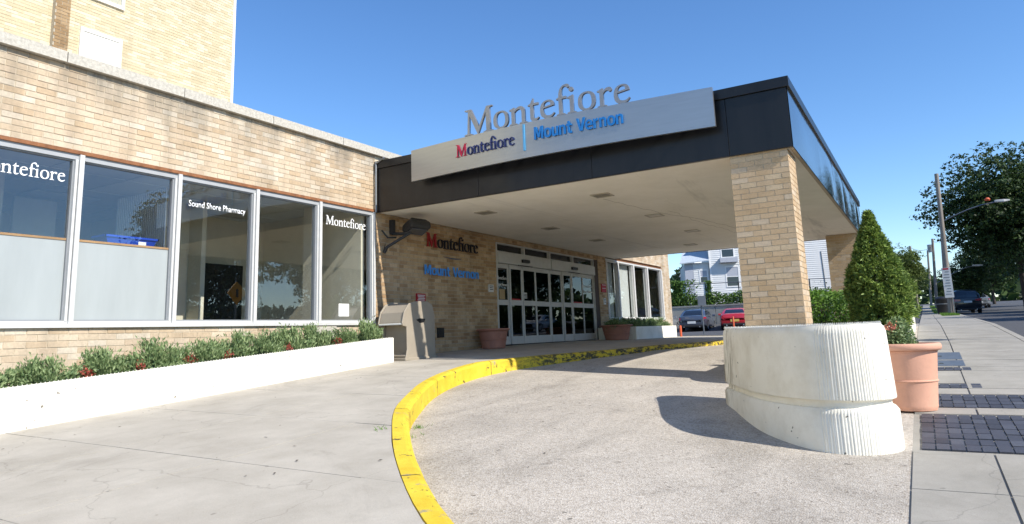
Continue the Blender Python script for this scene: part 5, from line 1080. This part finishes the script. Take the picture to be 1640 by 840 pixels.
MB().tube([(17.6, -2.9, z - .2), (17.6, -2.9, z + 3.2)], .03, 8).build('post', galv, cs_); MB().prism([(17.6 - .45, z + 2.6), (17.6, z + 2.15), (18.05, z + 2.6), (17.6, z + 3.05)], 'y', -2.87, -2.85).build('sign_panel', sign_y, cs_); MB().tube([(17.6, -2.84, z + 2.45), (17.6, -2.84, z + 2.75)], .05, 6).build('pictogram', black_m, cs_)

# ---------------------------------------------------------------- bin, pots and low planter by the doors
tb_ = thing('trash_bin', 'large beige hooded trash receptacle at the corner of the brick wall', 'bin', (11.35, 9.4, S(11.3, 9.2)))
zz = S(11.3, 9.2); y0, y1 = 9.06, 9.72
m = MB().prism([(10.98, zz + .05), (11.92, zz + .05), (11.9, zz + .9), (11.84, zz + 1.1), (11.7, zz + 1.16), (11.3, zz + 1.15), (11.1, zz + 1.1), (10.95, zz + .95), (10.88, zz + .74), (10.9, zz + .71), (11.06, zz + .74), (11.07, zz + .1), (10.98, zz + .1)], 'y', y0 + .03, y1 - .03); m.build('body', bin_m, tb_, bevel=.02)
for a, b in ((y0, y0 + .03), (y1 - .03, y1)): m = MB().prism([(10.95, zz), (11.96, zz), (11.93, zz + .9), (11.86, zz + 1.12), (11.7, zz + 1.19), (11.3, zz + 1.18), (11.08, zz + 1.13), (10.93, zz + .97), (10.86, zz + .74), (10.88, zz + .68), (11.0, zz + .66), (11.01, zz + .2)], 'y', a, b); m.build('side_panel', bin_m, tb_, bevel=.012)
m = MB().box(10.865, 10.905, y0 + .031, y1 - .031, zz + .70, zz + .735); m.build('hood_lip', white_paint, tb_, bevel=.008)
m = MB().prism([(11.30, zz + .80), (11.42, zz + .83), (11.60, zz + .82), (11.56, zz + .75), (11.42, zz + .735)], 'y', y0 - .012, y0 + .002); m.build('handle', black_m, tb_, bevel=.006)
m = MB().box(10.92, 12.0, y0 - .03, y1 + .02, zz - .02, zz + .045); m.build('base', bin_m, tb_, bevel=.015)
pot((14.95, 9.5, S(14.95, 9.5)), .43, .50, terra_d, 'brown terracotta pot left of the entrance doors', 'terracotta pots'); 
pot((21.9, 9.0, S(21.9, 9)), .56, .50, terra_d, 'brown terracotta pot right of the entrance doors', 'terracotta pots')
rp2 = thing('low_planter', 'low white planter beneath the curtained windows', 'planter', (24.8, 9.2, -.3))
m = MB(); m.box(22.55, 27.0, 8.55, 8.67, -.6, .14); m.box(22.551, 22.67, 8.671, 9.96, -.6, .139); m.box(26.88, 26.999, 8.671, 9.96, -.6, .139); m.build('wall', planter_m, rp2, bevel=.01); MB().box(22.67, 26.88, 8.67, 9.97, -.4, .08).build('soil', soil_m, rp2)
for q, x in enumerate((22.3, 23.2, 24.0, 24.8, 25.6, 26.35)):
    t = thing('juniper_bush', ['juniper in the brown pot right of the doors', 'first juniper in the low planter, under the curtains', 'second juniper of the low planter', 'middle juniper of the low planter, under the dark pane', 'fourth juniper of the low planter', 'end juniper of the low planter by the orange bollard'][q], 'bush', (x if q else 21.9, 9.1 if q else 9.0, .1), 'junipers in the low planter by the doors', rz=q * 1.7); t.scale = (1.15, 1.2, .95); inst('foliage', jm[q % 3], WP(t), t); inst('stem', stem_me, WP(t), t)
# weeds along the kerb
m = MB()
for (x, y, n_) in ((5.45, 4.76, 16), (6.62, 5.28, 34), (6.2, 5.0, 12)):
    for _ in range(n_):
        a, b = x + random.gauss(0, .06), y + random.gauss(0, .05); z = max(Dr(a, b), S(a, b) if x < 5.9 else -9); h = random.uniform(.02, .055); m.add([(a - .005, b, z), (a + .005, b, z), (a + random.uniform(-.04, .04), b + random.uniform(-.04, .04), z + h)], [(0, 1, 2)])
m.build('weeds', lf_hed, fix=False, kind='stuff')
